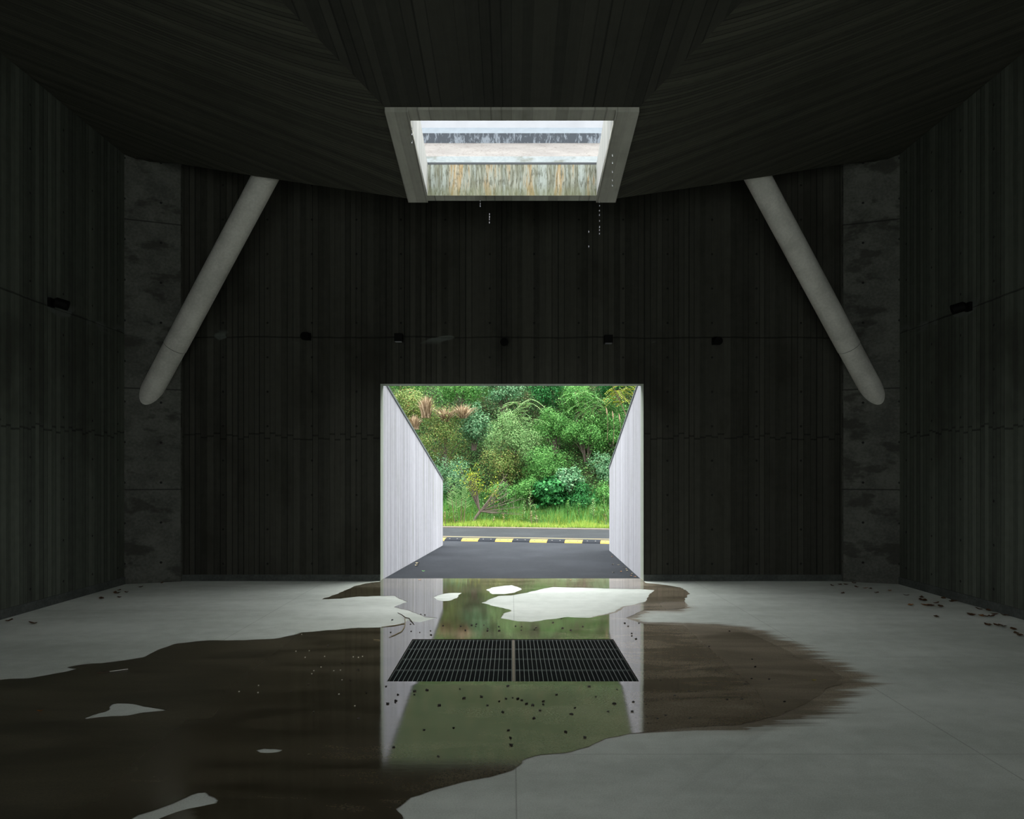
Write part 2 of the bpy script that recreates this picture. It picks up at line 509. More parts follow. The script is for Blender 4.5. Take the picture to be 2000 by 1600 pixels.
def axis(lo, hi, stepv, marks):
    ms = sorted([lo, hi] + [m for m in marks if lo < m < hi])
    out = []
    for a, b in zip(ms, ms[1:]):
        k = max(1, int(round((b - a) / stepv)))
        out += list(np.linspace(a, b, k + 1)[:-1])
    return np.array(out + [hi])
xs = axis(-W, W, 0.033, (GX0, GX1))
ys = np.concatenate([axis(BACK, 1.8, 0.2, ()), axis(1.8, D1, 0.030, (GY0, GY1, 2.25, 5.45, D0))[1:]])
GXX, GYY = np.meshgrid(xs, ys)
HH = -0.0105 * np.clip(5.45 - GYY, 0, 3.2)
S = sdf(GXX, GYY, outer)
for hpoly in holes:
    S = np.maximum(S, -sdf(GXX, GYY, hpoly))
rough_edge = 0.012 * vnoise(GXX * 9, GYY * 9, 3) + 0.008 * vnoise(GXX * 21, GYY * 21, 5)
side = np.clip((GXX - 2.0) / 1.0, 0, 1)
streaks = side * (0.10 * vnoise(GXX * 1.6, GYY * 11, 9) + 0.05 * vnoise(GXX * 3, GYY * 24, 10))
S = S + rough_edge * (GYY < 10.6) + streaks
nx, ny = len(xs), len(ys)
V = np.stack([GXX, GYY, HH], -1).reshape(-1, 3)
idx = np.arange(nx * ny).reshape(ny, nx)
fa = np.stack([idx[:-1, :-1], idx[:-1, 1:], idx[1:, 1:], idx[1:, :-1]], -1)
cx = (xs[:-1] + xs[1:]) / 2; cy = (ys[:-1] + ys[1:]) / 2
CX, CY = np.meshgrid(cx, cy)
drain = (CX > GX0) & (CX < GX1) & (CY > GY0) & (CY < GY1)
# floor inside the doorway only between the jambs
outside_door = (CY > D0) & (np.abs(CX) > 1.84)
keep = ~(drain | outside_door)
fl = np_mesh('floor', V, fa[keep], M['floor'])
at = fl.data.attributes.new('wet', 'FLOAT', 'POINT')
at.data.foreach_set('value', S.reshape(-1).astype(np.float32))
tag(fl, kind='structure')

# puddle: the part of the floor grid with S < 0, lifted by the depth of the water film
pv, pf, pmap = [], [], {}
def pvert(key, co):
    if key not in pmap:
        pmap[key] = len(pv); pv.append(co)
    return pmap[key]
FS = S + 0.14 * np.clip((GXX - 0.7) / 1.0, 0, 1) * np.clip((9.0 - GYY) / 1.0, 0, 1)      # the film thins out before the ragged damp edge on the right
neg = FS < 0
quads = (neg[:-1, :-1] | neg[:-1, 1:] | neg[1:, 1:] | neg[1:, :-1]) & keep
FILM = 0.0025
for j, i in zip(*np.nonzero(quads)):
    cs = [(j, i), (j, i + 1), (j + 1, i + 1), (j + 1, i)]
    out = []
    for k in range(4):
        a, b = cs[k], cs[(k + 1) % 4]
        sa, sb = FS[a], FS[b]
        if sa < 0:
            out.append(pvert(a, (GXX[a], GYY[a], HH[a] + FILM)))
        if (sa < 0) != (sb < 0):
            t = sa / (sa - sb)
            key = (a, b) if a < b else (b, a)
            out.append(pvert(key, (GXX[a] + t * (GXX[b] - GXX[a]), GYY[a] + t * (GYY[b] - GYY[a]), HH[a] + t * (HH[b] - HH[a]) + FILM)))
    if len(out) >= 3: pf.append(out)
me = bpy.data.meshes.new('puddle'); me.from_pydata(pv, [], pf); me.update()
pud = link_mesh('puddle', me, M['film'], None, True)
tag(pud, 'wide shallow puddle of rainwater spread over the concrete floor around the drain grate', 'puddle')

# ---------------------------------------------------------------- drain pit and grates
M['pit'] = plain('wet_pit_concrete', (0.03, 0.032, 0.028), 0.5, nscale=6)
M['steel'] = plain('galvanised_steel', (0.10, 0.12, 0.115), 0.5, 0.0, 30, 0.5)
M['barsteel'] = plain('steel_coloured_as_shaded', (0.022, 0.026, 0.027), 0.6, 0.0, 30, 0.3, 0.15)  # shade on bar faces turned from the light, put into the colour
M['rodsteel'] = plain('steel_coloured_as_lit', (0.17, 0.21, 0.20), 0.5, 0.0, 30, 0.3, 0.3)  # light caught by the top edges, painted in as a brighter steel
M['rusty'] = plain('rusty_steel', (0.16, 0.13, 0.10), 0.6, 0.5, 40, 0.5)
pit = MB(); zt, zb = -0.045, -0.75
x0, x1, y0, y1 = GX0, GX1, GY0, GY1
pit.wall_uv([(x0,y0,0),(x1,y0,0),(x1,y0,zb),(x0,y0,zb)]); pit.wall_uv([(x1,y1,0),(x0,y1,0),(x0,y1,zb),(x1,y1,zb)])
pit.wall_uv([(x0,y1,0),(x0,y0,0),(x0,y0,zb),(x0,y1,zb)]); pit.wall_uv([(x1,y0,0),(x1,y1,0),(x1,y1,zb),(x1,y0,zb)])
pit.wall_uv([(x0,y0,zb),(x1,y0,zb),(x1,y1,zb),(x0,y1,zb)])
tag(pit.build('drain_pit', M['pit']), kind='structure')
rim = MB(); rim.box(0.002, 0.022, y0, y1, -0.05, -0.004)
tag(rim.build('grate_support', M['rusty']), 'rusty steel bar running between the two columns of drain grates', 'support')
for a_, b_ in ((x0, x0 + 0.02), (x1 - 0.02, x1)):
    rim = MB(); rim.box(a_, b_, y0, y1, -0.05, -0.034); tag(rim.build('drain_ledge', M['rusty']), kind='structure')
gy = np.linspace(GY0 + 0.004, GY1 - 0.004, 5)
rown = ['nearest', 'second', 'third', 'farthest']
def make_grate(gx0, gx1, ga, gb):
    cx_, cy_ = (gx0 + gx1) / 2, (ga + gb) / 2
    root = empty('drain_grate', (cx_, cy_, -0.034))
    w, d = (gx1 - gx0) / 2, (gb - ga) / 2
    fr = MB(); t = 0.003; h = 0.030
    fr.box(-w, w, -d, -d + t, 0, h); fr.box(-w, w, d - t, d, 0, h)
    fr.box(-w, -w + t, -d, d, 0, h); fr.box(w - t, w, -d, d, 0, h)
    fr.build('frame', M['steel'], root)
    g = MB(); rd = MB()
    nb = 26
    for k in range(1, nb):
        xk = -w + 2 * w * k / nb
        rd.box(xk - 0.0019, xk + 0.0019, -d + t, d - t, h - 0.004, h + 0.001)
    nb2 = 12
    for k in range(1, nb2):
        yk = -d + 2 * d * k / nb2
        g.box(-w + t, w - t, yk - 0.0011, yk + 0.0011, 0.006, h - 0.003)
    g.build('bar_grid', M['barsteel'], root)
    rd.build('cross_rods', M['rodsteel'], root)['label'] = 'steel rods across the bars, coloured bright as if lit'
    return root
tilt = random.Random(4)
for c, (ga0, ga1, side_n) in enumerate(((GX0 + 0.006, 0.0, 'left'), (0.024, GX1 - 0.006, 'right'))):
    for r in range(4):
        g = make_grate(ga0, ga1, gy[r] + 0.002, gy[r + 1] - 0.002)
        g.rotation_euler = (math.radians(tilt.uniform(-0.25, 0.25)), math.radians(tilt.uniform(-0.1, 0.1)), math.radians(tilt.uniform(-0.15, 0.15)))
        tag(g, f'{rown[r]} row of the drain, {side_n} steel grate panel with a fine square mesh', 'grate', 'steel grates over the floor drain')

# ---------------------------------------------------------------- walls
OX = 1.835; OZ = 2.75        # half width and height of the doorway
def struct(o): o['kind'] = 'structure'; return o
ZT = 6.55                    # top of the parapet
PX = 4.60                    # inner edge of the pilasters
wf = MB()
for a, b in ((-W, -OX), (OX, W)):
    wf.wall_uv([(a, D0, -0.1), (b, D0, -0.1), (b, D0, ZT), (a, D0, ZT)])
    wf.wall_uv([(b, D1, -0.1), (a, D1, -0.1), (a, D1, ZT), (b, D1, ZT)])
wf.wall_uv([(-OX, D0, OZ), (OX, D0, OZ), (OX, D0, ZT), (-OX, D0, ZT)])
wf.wall_uv([(OX, D1, OZ), (-OX, D1, OZ), (-OX, D1, ZT), (OX, D1, ZT)])
wf.wall_uv([(-W, D0, ZT), (W, D0, ZT), (W, D1, ZT), (-W, D1, ZT)])
struct(wf.build('wall_far', M['wall_dark']))
jb = MB()
jb.wall_uv([(-OX, D1, -0.1), (-OX, D0, -0.1), (-OX, D0, OZ), (-OX, D1, OZ)])
jb.wall_uv([(OX, D0, -0.1), (OX, D1, -0.1), (OX, D1, OZ), (OX, D0, OZ)])
jb.wall_uv([(-OX, D0, OZ), (OX, D0, OZ), (OX, D1, OZ), (-OX, D1, OZ)])
struct(jb.build('trim_1', M['jamb']))
for sgn, nm in ((-1, 'wall_left'), (1, 'wall_right')):
    w_ = MB(); a, b = sorted((sgn * W, sgn * (W + 0.25)))
    w_.box(a, b, BACK - 0.25, D1, -0.1, ZT)
    struct(w_.build(nm, M['wall']))
    k = MB()
    a, b = sorted((sgn * W, sgn * (W - 0.012)))
    k.box(a, b, BACK, 10.42, -0.06, 0.10)
    struct(k.build('baseboard_' + nm[5:], M['kerb']))
wb = MB()   # unseen wall behind the camera, its opening made wide to light the hall
RX, RZ = 5.0, 3.7
for a, b in ((-W, -RX), (RX, W)):
    wb.box(a, b, BACK - 0.25, BACK, -0.1, ZT)
wb.box(-RX, RX, BACK - 0.25, BACK, RZ, ZT)
struct(wb.build('wall_back', M['wall']))
kf = MB()
for a, b in ((-PX, -OX), (OX, PX)):
    kf.box(a, b, D0 - 0.012, D0, -0.02, 0.09)
struct(kf.build('baseboard_far', M['kerb']))

# pilasters in the far corners
for sgn, nm in ((-1, 'left'), (1, 'right')):
    p = MB()
    pts = [(sgn * W, 10.40), (sgn * PX, 10.66), (sgn * PX, D0), (sgn * W, D0)]
    if sgn > 0: pts = pts[::-1]
    # u measured across the face
    b = [(x, y, -0.1) for x, y in pts]; t = [(x, y, 5.95) for x, y in pts]
    if sgn < 0: p.hexa(b, t)
    else: p.hexa(b, t)
    o = p.build('corner_pilaster', M['pilaster'])
    tag(o, f'smooth concrete pilaster in the far {nm} corner carrying the foot of a slanting strut', 'pilaster', 'corner pilasters')

# slanting round struts
for sgn, nm in ((-1, 'left'), (1, 'right')):
    a = P(1000 - 700 if sgn < 0 else 1000 + 700, 756, 10.56)
    b = P(1000 - 487 if sgn < 0 else 1000 + 485, 356, 9.72)
    d = (b - a).normalized()
    root = empty('roof_strut', tuple(a))
    st = MB()
    cut = a + d * 0.66
    st.tube([tuple(v - a) for v in (a - d * 0.40, cut - d * 0.004)], 0.150, 40, False)
    st.build('foot_sleeve', M['strut'], root, smooth=False)
    jt = MB(); jt.tube([tuple(v - a) for v in (cut - d * 0.012, cut + d * 0.012)], 0.1475, 40, False); jt.build('joint_ring', M['joint'], root)
    st2 = MB()
    st2.tube([tuple(v - a) for v in (cut + d * 0.004, b + d * 0.30)], 0.155, 40, False)
    st2.build('shaft', M['strut'], root)
    for ch in (root.children):
        for pl in ch.data.polygons: pl.use_smooth = len(pl.vertices) == 4
    tag(root, f'round concrete strut slanting from the far {nm} pilaster up to the roof edge', 'strut', 'slanting roof struts')

# ---------------------------------------------------------------- folded roof with the skylight
SN = (1.155, 6.97, 4.825)    # skylight rim, near corner (x, y, z)
SF = (1.165, 8.63, 4.59)     # far corner
ON = (0.945, 7.16, 4.815)    # opening, near corner
OF = (0.935, 8.50, 4.605)
def lerp(a, b, t): return tuple(a[i] + (b[i] - a[i]) * t for i in range(3))
def side_panel(sgn):
    mb = MB()
    n, m = 20, 24
    # near hip and far hip from the rim to the wall corners
    def near(t): return Vector((SN[0] + (W - SN[0]) * t, SN[1] + (BACK - SN[1]) * t, SN[2] + (ZC - SN[2]) * t))
    def far(t):
        sag = -0.015 * math.sin(math.pi * t)
        return Vector((SF[0] + (W - SF[0]) * t, SF[1] + (10.40 - SF[1]) * t, SF[2] + (ZC - SF[2]) * t + sag))
    g = []
    for i in range(n + 1):
        t = i / n
        a, b = near(t), far(t)
        g.append([a.lerp(b, j / m) for j in range(m + 1)])
    def uvp(p):   # boards run from the rim outwards and a little towards the camera
        L = p.y + 0.30 * p.x
        return (L, p.x)
    for i in range(n):
        for j in range(m):
            q = [g[i][j], g[i][j + 1], g[i + 1][j + 1], g[i + 1][j]]
            uv = [uvp(p) for p in q]
            q = [(p.x * sgn, p.y, p.z) for p in q]
            if sgn < 0: q = q[::-1]; uv = uv[::-1]
            mb.quad(q, uv)
    return mb
cl = MB()
for sgn in (-1, 1):
    s = side_panel(sgn)
    b = len(cl.v); cl.v += s.v; cl.f += [tuple(i + b for i in f) for f in s.f]; cl.uv += s.uv
near_c = [(-W, BACK, ZC), (W, BACK, ZC), SN, (-SN[0], SN[1], SN[2])]
cl.quad(near_c, [(p[0], p[1]) for p in near_c])
# beyond the rim the roof climbs to the far wall
fc = []
n = 20
def farp(t, sgn):
    sag = -0.015 * math.sin(math.pi * t)
    return (sgn * (SF[0] + (W - SF[0]) * t), SF[1] + (10.40 - SF[1]) * t, SF[2] + (ZC - SF[2]) * t + sag)
for sgn in (-1, 1):
    for i in range(n):
        a, b = farp(i / n, sgn), farp((i + 1) / n, sgn)
        q = [a, b, (b[0], D0, ZC), (a[0], D0, ZC)]
        cl.quad(q, [(p[0], p[1]) for p in q])
q = [(-SF[0], SF[1], SF[2]), (SF[0], SF[1], SF[2]), (SF[0], D0, ZC), (-SF[0], D0, ZC)]
cl.quad(q, [(p[0], p[1]) for p in q])
ceil = struct(cl.build('ceiling', M['ceiling'], merge=True))
M['ceiling_mid'] = board_concrete('board_marked_centre_concrete', (0.009, 0.0095, 0.007), (0.045, 0.046, 0.035), 0.09, 0.8, stain=(0.012, 0.012, 0.008), stain_amt=0.5)
ceil.data.materials.append(M['ceiling_mid'])
for pl_ in ceil.data.polygons:
    if all(abs(abs(ceil.data.vertices[i].co.y - BACK)) < 0.01 or abs(ceil.data.vertices[i].co.y - SN[1]) < 0.01 for i in pl_.vertices) and len(pl_.vertices) == 4 and pl_.area > 8:
        pl_.material_index = 1

# rim around the opening, hanging a little below the roof planes
DR = 0.035
def bar(mb, p, q, r, s_, dz=DR, up=0.0):
    """bar with bottom quad p q r s_ lowered by dz and top raised by up"""
    b = [(a[0], a[1], a[2] - dz) for a in (p, q, r, s_)]
    t = [(a[0], a[1], a[2] + up) for a in (p, q, r, s_)]
    mb.v_s = len(mb.v)
    mb.quad(b[::-1], [(a[0], a[1]) for a in b[::-1]])
    mb.quad(t, [(a[0], a[1]) for a in t])
    for i in range(4):
        j = (i + 1) % 4
        mb.wall_uv([b[i], b[j], t[j], t[i]])
def mx(p): return (-p[0], p[1], p[2])
rm = MB()
IN_ = (0.943, SN[1], SN[2]); IF_ = (0.945, SF[1], SF[2])
bar(rm, mx(SN), mx(IN_), mx(IF_), mx(SF), 0.045)
bar(rm, IN_, SN, SF, IF_, 0.045)
struct(rm.build('trim_2', M['frame']))
rm = MB()
bar(rm, mx(IN_), IN_, (0.943, ON[1], ON[2]), (-0.943, ON[1], ON[2]), dz=0.025)
bar(rm, (-0.945, OF[1], OF[2]), (0.945, OF[1], OF[2]), IF_, mx(IF_), dz=0.025)
for o_ in (rm,):
    pass
struct(rm.build('trim_3', M['frame']))

# skylight shaft walls through the slab
M['stained'] = None
t = NT('rust_stained_shaft_concrete')
s_ = t.sep(t.uv()); u, v = s_[0], s_[1]
colz = t.noise(t.xyz(t.math('MULTIPLY', u, 7.0), t.math('MULTIPLY', v, 0.7)), 1.0, 4, 0.65)
colr = t.ramp(colz, [(0.28, (0.50, 0.55, 0.53)), (0.40, (0.42, 0.46, 0.42)), (0.47, (0.20, 0.20, 0.14)), (0.53, (0.44, 0.46, 0.40)), (0.60, (0.42, 0.28, 0.12)), (0.66, (0.60, 0.53, 0.40)), (0.75, (0.26, 0.25, 0.16))])
det = t.noise(t.xyz(t.math('MULTIPLY', u, 45.0), t.math('MULTIPLY', v, 9.0)), 1.0, 5, 0.7)
colr = t.mix(t.math('MULTIPLY', t.step(det, 0.50, 0.62), 0.75), colr, (0.10, 0.10, 0.065))
lowm = t.math('MULTIPLY', t.math('SUBTRACT', 1.0, t.step(v, 4.58, 4.72)), 0.45)
colr = t.mix(lowm, colr, (0.22, 0.23, 0.10))
uu = t.math('FRACT', t.math('DIVIDE', u, 0.1))
ed = t.math('SUBTRACT', 1.0, t.step(t.math('MINIMUM', uu, t.math('SUBTRACT', 1.0, uu)), 0.0, 0.06))
colr = t.mix(t.math('MULTIPLY', ed, 0.5), colr, (0.12, 0.12, 0.09))
colr = t.mix(1.0, colr, (0.52, 0.53, 0.52), 'MULTIPLY')
t.bump(det, 0.5, 0.004)
M['stained'] = t.base(colr, 0.8, 0.3)
zt_far, zt_near = 4.925, 5.30
sh = MB()
def wallq(a, b, za, zb2): return [(a[0], a[1], a[2] - 0.03), (b[0], b[1], b[2] - 0.03), (b[0], b[1], zb2), (a[0], a[1], za)]
OFs = (OF[0], OF[1] - 0.004, OF[2])
sh.wall_uv(wallq(mx(OFs), OFs, zt_far, zt_far))
struct(sh.build('trim_4', M['stained']))
sh = MB()
for sgn in (-1, 1):
    a = (sgn * OF[0], OF[1], OF[2]); b = (sgn * ON[0], ON[1], ON[2])
    pz = lambda y: zt_far + (OF[1] - y) * 0.33
    q = [(a[0], a[1], a[2] - 0.03), (b[0], b[1], b[2] - 0.03), (b[0], b[1], pz(b[1])), (a[0], a[1], zt_far)]
    sh.wall_uv(q)
sh.wall_uv([(-ON[0], ON[1], ON[2] - 0.02), (ON[0], ON[1], ON[2] - 0.02), (ON[0], ON[1], 5.37), (-ON[0], ON[1], 5.37)])
struct(sh.build('trim_5', M['shaft']))

# upper side of the roof: metal lip, gravelly slope, dark streaked band, slate ledge, white parapet
t = NT('gravelled_roof')
p = t.pos(); f1 = t.noise(p, 26.0, 2, 0.7); f2 = t.noise(p, 3.0, 3)
c = t.mix(t.step(f2, 0.3, 0.7), (0.08, 0.074, 0.07), (0.105, 0.098, 0.092))
c = t.mix(t.step(f1, 0.60, 0.66), c, (0.045, 0.034, 0.028))
M['gravel'] = t.base(c, 0.9, 0.2)
t = NT('streaked_membrane')
s2 = t.sep(t.pos()); dn = t.noise(t.xyz(t.math('MULTIPLY', s2[0], 14.0), t.math('MULTIPLY', s2[2], 4.0)), 1.0, 5, 0.75, 0.3)
c = t.mix(t.step(dn, 0.50, 0.60), (0.02, 0.027, 0.037), (0.12, 0.14, 0.165))
M['membrane'] = t.base(c, 0.6, 0.3)
M['lip'] = smooth_concrete('grey_blue_lip', (0.12, 0.14, 0.147), (0.165, 0.185, 0.19), (0.07, 0.076, 0.063), 0.8)
M['slate'] = plain('slate_blue_ledge', (0.065, 0.085, 0.105), 0.6, nscale=15)
M['white'] = plain('white_parapet', (0.235, 0.245, 0.265), 0.8, nscale=4, namt=0.15)
M['sealant'] = plain('dark_sealant', (0.02, 0.025, 0.03), 0.6)
EX = 3.2
lp = MB(); lp.hexa([(-0.96, 8.52, 4.94), (0.96, 8.52, 4.94), (0.96, 8.66, 4.94), (-0.96, 8.66, 4.94)],
                   [(-0.96, 8.56, 5.035), (0.96, 8.56, 5.035), (0.96, 8.66, 5.06), (-0.96, 8.66, 5.06)])
struct(lp.build('trim_6', M['lip']))
lp = MB(); lp.box(-0.94, 0.94, 8.495, 8.54, 4.918, 4.942)
for sgn in (-1, 1):
    x_ = sgn * 0.945
    zz = lambda y: zt_far + (OF[1] - y) * 0.33
    a, b = sorted((x_ , x_ + sgn * 0.02))
    lp.hexa([(a, 7.1, zz(7.1)), (b, 7.1, zz(7.1)), (b, 8.5, zz(8.5)), (a, 8.5, zz(8.5))],
            [(a, 7.1, zz(7.1) + 0.018), (b, 7.1, zz(7.1) + 0.018), (b, 8.5, zz(8.5) + 0.018), (a, 8.5, zz(8.5) + 0.018)])
struct(lp.build('trim_7', M['sealant']))
rf = MB(); rf.quad([(-1.1, 8.6, 5.05), (1.1, 8.6, 5.05), (EX, 9.6, 5.63), (-EX, 9.6, 5.63)])
# side slopes of the upper surface
for sgn in (-1, 1):
    q = [(sgn * 1.1, 8.6, 5.05), (sgn * EX, 9.6, 5.63), (sgn * 5.25, 9.6, 6.2), (sgn * 5.25, BACK, 6.2), (sgn * 1.1, 7.05, 5.45)]
    rf.quad(q if sgn < 0 else q[::-1])
rf.quad([(-5.25, BACK, 6.2), (5.25, BACK, 6.2), (1.1, 7.05, 5.45), (-1.1, 7.05, 5.45)])
struct(rf.build('roof_slope', M['gravel']))
rf = MB(); rf.wall_uv([(-EX, 9.6, 5.60), (EX, 9.6, 5.60), (EX, 9.6, 5.755), (-EX, 9.6, 5.755)])
struct(rf.build('trim_8', M['membrane']))
rf = MB(); rf.quad([(-EX, 9.6, 5.755), (EX, 9.6, 5.755), (EX, 9.66, 5.85), (-EX, 9.66, 5.85)])
struct(rf.build('trim_9', M['slate']))
rf = MB(); rf.quad([(-EX, 9.66, 5.85), (EX, 9.66, 5.85), (EX, 9.72, 6.5), (-EX, 9.72, 6.5)])
rf.quad([(-5.25, 9.72, 6.5), (5.25, 9.72, 6.5), (5.25, D0, 6.5), (-5.25, D0, 6.5)])
for sgn in (-1, 1):
    rf.quad([(sgn * EX, 9.6, 5.60), (sgn * 5.25, 9.6, 6.18), (sgn * 5.25, 9.72, 6.5), (sgn * EX, 9.72, 6.5)])
struct(rf.build('trim_10', M['white']))

# ---------------------------------------------------------------- wing walls outside the doorway
M['coping'] = plain('dark_coping_edge', (0.10, 0.12, 0.12), 0.6, nscale=10)
M['copetop'] = plain('pale_coping_top', (0.36, 0.40, 0.38), 0.7, nscale=10)
def wing(sgn, xa, ya, xb, yb, za, zb2, nm):
    root = empty('wing_wall', (xa, ya, 0))
    T = 0.22 * sgn
    q = [(0, 0), (xb - xa, yb - ya), (xb - xa + T, yb - ya), (T, 0)]
    if sgn < 0: q = q[::-1]
    bt = lambda k: (za if abs(k[1]) < 1e-6 else zb2)
    q = q[::-1]
    m = MB()
    bb = [(x, y, -0.3) for x, y in q]; tt = [(x, y, bt((x, y))) for x, y in q]
    # u along the wall
    n_ = len(q)
    for i in range(n_):
        j = (i + 1) % n_
        f = [bb[i], bb[j], tt[j], tt[i]]
        ax = 1 if abs(bb[i][1] - bb[j][1]) > 1 else 0
        m.quad(f, [(p[ax] * 1.0, p[2]) for p in f])
    m.quad(tt, [(p[0], p[1]) for p in tt])
    m.build('concrete_panel', M['wing'], root)
    # coping: dark drip edge on the inside and paler top
    k = MB()
    e = -sgn * 0.012
    q2 = [(e, -0.0), (xb - xa + e, yb - ya + 0.01), (xb - xa + e + sgn * 0.03, yb - ya + 0.01), (e + sgn * 0.03, 0)]
    if sgn > 0: q2 = q2[::-1]
    q2 = q2[::-1] if sgn > 0 else q2
    zf = lambda y: za + (zb2 - za) * max(0, min(1, y / (yb - ya)))
    k.hexa([(x, y, zf(y) - 0.035) for x, y in q2], [(x, y, zf(y) + 0.004) for x, y in q2])
    k.build('drip_edge', M['coping'], root)
    k = MB()
    q3 = [(e * 0.4 + sgn * 0.008, 0), (xb - xa + e * 0.4 + sgn * 0.008, yb - ya), (xb - xa + T, yb - ya), (T, 0)]
    k.hexa([(x, y, zf(y) + 0.0) for x, y in q3], [(x, y, zf(y) + 0.028) for x, y in q3])
    k.build('coping', M['copetop'], root)
    tag(root, f'pale board-marked concrete wing wall with a sloping top, on the {nm} side outside the doorway', 'wall', 'wing walls outside the doorway')
wing(-1, -1.835, D1, -1.446, 16.07, 2.855, 1.385, 'left')
wing(1, 1.835, D1, 1.90, 15.0, 2.905, 1.625, 'right')

# ---------------------------------------------------------------- road, verge, hillside
def asphalt(name, a, b):
    t = NT(name)
    p = t.pos()
    f = t.noise(p, 90.0, 3, 0.8); g = t.noise(p, 0.9, 4, 0.6)
    c = t.mix(t.step(f, 0.35, 0.75), a, b)
    c = t.mix(t.math('MULTIPLY', t.step(g, 0.4, 0.7), 0.3), c, tuple(x * 1.4 for x in b))
    t.bump(f, 0.6, 0.01)
    return t.base(c, 0.95, 0.08)
M['asphalt'] = asphalt('dark_asphalt', (0.016, 0.018, 0.0215), (0.030, 0.033, 0.039))
M['asphalt_road'] = asphalt('road_asphalt', (0.019, 0.021, 0.023), (0.030, 0.033, 0.0355))
SK = -0.20     # the road runs slightly askew to the hall
def road_y(x, y): return y + SK * x
ap = MB()
ap.wall_uv([(-12, D1, -0.004), (12, D1, -0.004), (12, road_y(12, 17.5), -0.004), (-12, road_y(-12, 17.5), -0.004)])
struct(ap.build('asphalt_apron', M['asphalt']))
ap = MB()
ap.wall_uv([(-12, road_y(-12, 17.5), -0.004), (12, road_y(12, 17.5), -0.004), (12, road_y(12, 21.1), -0.004), (-12, road_y(-12, 21.1), -0.004)])
struct(ap.build('road', M['asphalt_road']))
ap = MB()
ap.wall_uv([(-25, -25, -0.03), (25, -25, -0.03), (25, BACK, -0.03), (-25, BACK, -0.03)])
M['grey_ground'] = plain('pale_forecourt', (0.30, 0.31, 0.30), 0.85, nscale=3)
struct(ap.build('forecourt', M['grey_ground']))
M['yellowline'] = plain('worn_yellow_paint', (0.20, 0.155, 0.075), 0.7, nscale=30)
ln = MB()
ln.hexa([(-8, road_y(-8, 17.93), -0.004), (8, road_y(8, 17.93), -0.004), (8, road_y(8, 18.04), -0.004), (-8, road_y(-8, 18.04), -0.004)],
        [(-8, road_y(-8, 17.93), 0.0), (8, road_y(8, 17.93), 0.0), (8, road_y(8, 18.04), 0.0), (-8, road_y(-8, 18.04), 0.0)])
tag(ln.build('road_marking', M['yellowline']), 'worn pale yellow line painted on the road behind the speed bump', 'road marking')
M['curb'] = plain('pale_road_edge', (0.16, 0.135, 0.11), 0.85, nscale=8)
ln = MB()
q = [(-10, 21.0), (10, 21.0), (10, 21.16), (-10, 21.16)]
ln.hexa([(x, road_y(x, y), -0.02) for x, y in q], [(x, road_y(x, y), 0.02) for x, y in q])
tag(ln.build('road_curb', M['curb']), 'low pale kerb between the road and the grass verge', 'kerb')

# speed bump
def rubber(name, c):
    return plain(name, c, 0.8, nscale=40, namt=0.2, spec=0.08)
M['yellow'] = rubber('yellow_rubber', (0.30, 0.20, 0.05)); M['black'] = rubber('black_rubber', (0.010, 0.012, 0.016)); M['bolt'] = rubber('bolt_head', (0.10, 0.10, 0.10))
ang = math.atan(SK)
SBY = 17.0
bump_root = empty('speed_bump', (0, SBY, 0), ang)
tag(bump_root, 'low speed bump of alternating yellow and black rubber blocks across the asphalt', 'speed bump')
seg = 0.385
x_start = (1003 - 1000) * SBY / F / math.cos(ang)
prof = [(-0.17, -0.004), (-0.15, 0.018), (-0.05, 0.050), (0.05, 0.050), (0.15, 0.018), (0.17, -0.004)]
for k in range(-9, 10):
    a = x_start + k * seg; b = a + seg - 0.004
    yellow = (k % 2 == 1) or (k % 2 == -1)
    m = MB()
    for (ya, za), (yb, zb2) in zip(prof, prof[1:]):
        m.quad([(a, ya, za), (b, ya, za), (b, yb, zb2), (a, yb, zb2)])
    m.quad([(a, y_, z_) for y_, z_ in reversed(prof)]); m.quad([(b, y_, z_) for y_, z_ in prof])
    m.quad([(a, prof[-1][0], prof[-1][1]), (b, prof[-1][0], prof[-1][1]), (b, prof[0][0], prof[0][1]), (a, prof[0][0], prof[0][1])])
    so = m.build('rubber_block', M['yellow'] if yellow else M['black'], bump_root)
    so['label'] = 'yellow rubber block' if yellow else 'black rubber block'
    if abs(k) <= 7:
        for bx in (0.27, 0.73):
            bt = MB(); c_ = (a + (b - a) * bx, -0.09, 0.036)
            bt.tube([c_, (c_[0], c_[1] - 0.003, c_[2] + 0.008)], 0.016, 10)
            bt.build('bolt', M['bolt'], so)

# terrain
def terr(x, y):
    e = y - (21.2 + SK * x)
    h = 0.03 + np.where(e > 0.9, (e - 0.9) * 0.35, 0) + np.where(e > 2.0, (e - 2.0) * 0.75, 0)
    h = h + 0.12 * vnoise(x * 0.7, y * 0.7, 2) * np.clip((e - 1) / 2, 0, 1)
    return np.where(e < 0, -0.02, h)
tx = np.linspace(-14, 14, 100); ty = np.linspace(18.5, 36, 80)
TX, TY = np.meshgrid(tx, ty)
TY = TY + SK * TX * np.clip(1 - (TY - 18.5) / 17.5, 0, 1)
TZ = terr(TX, TY)
tv = np.stack([TX, TY, TZ], -1).reshape(-1, 3)
ii = np.arange(TX.size).reshape(TX.shape)
tf = np.stack([ii[:-1, :-1], ii[:-1, 1:], ii[1:, 1:], ii[1:, :-1]], -1).reshape(-1, 4)
t = NT('hillside_soil')
p = t.pos(); f = t.noise(p, 2.5, 5, 0.6)
M['soil'] = t.base(t.ramp(f, [(0.3, (0.008, 0.016, 0.005)), (0.5, (0.016, 0.028, 0.009)), (0.7, (0.04, 0.04, 0.018))]), 0.95, 0.1)
struct(np_mesh('hillside', tv, tf, M['soil'], None, True))

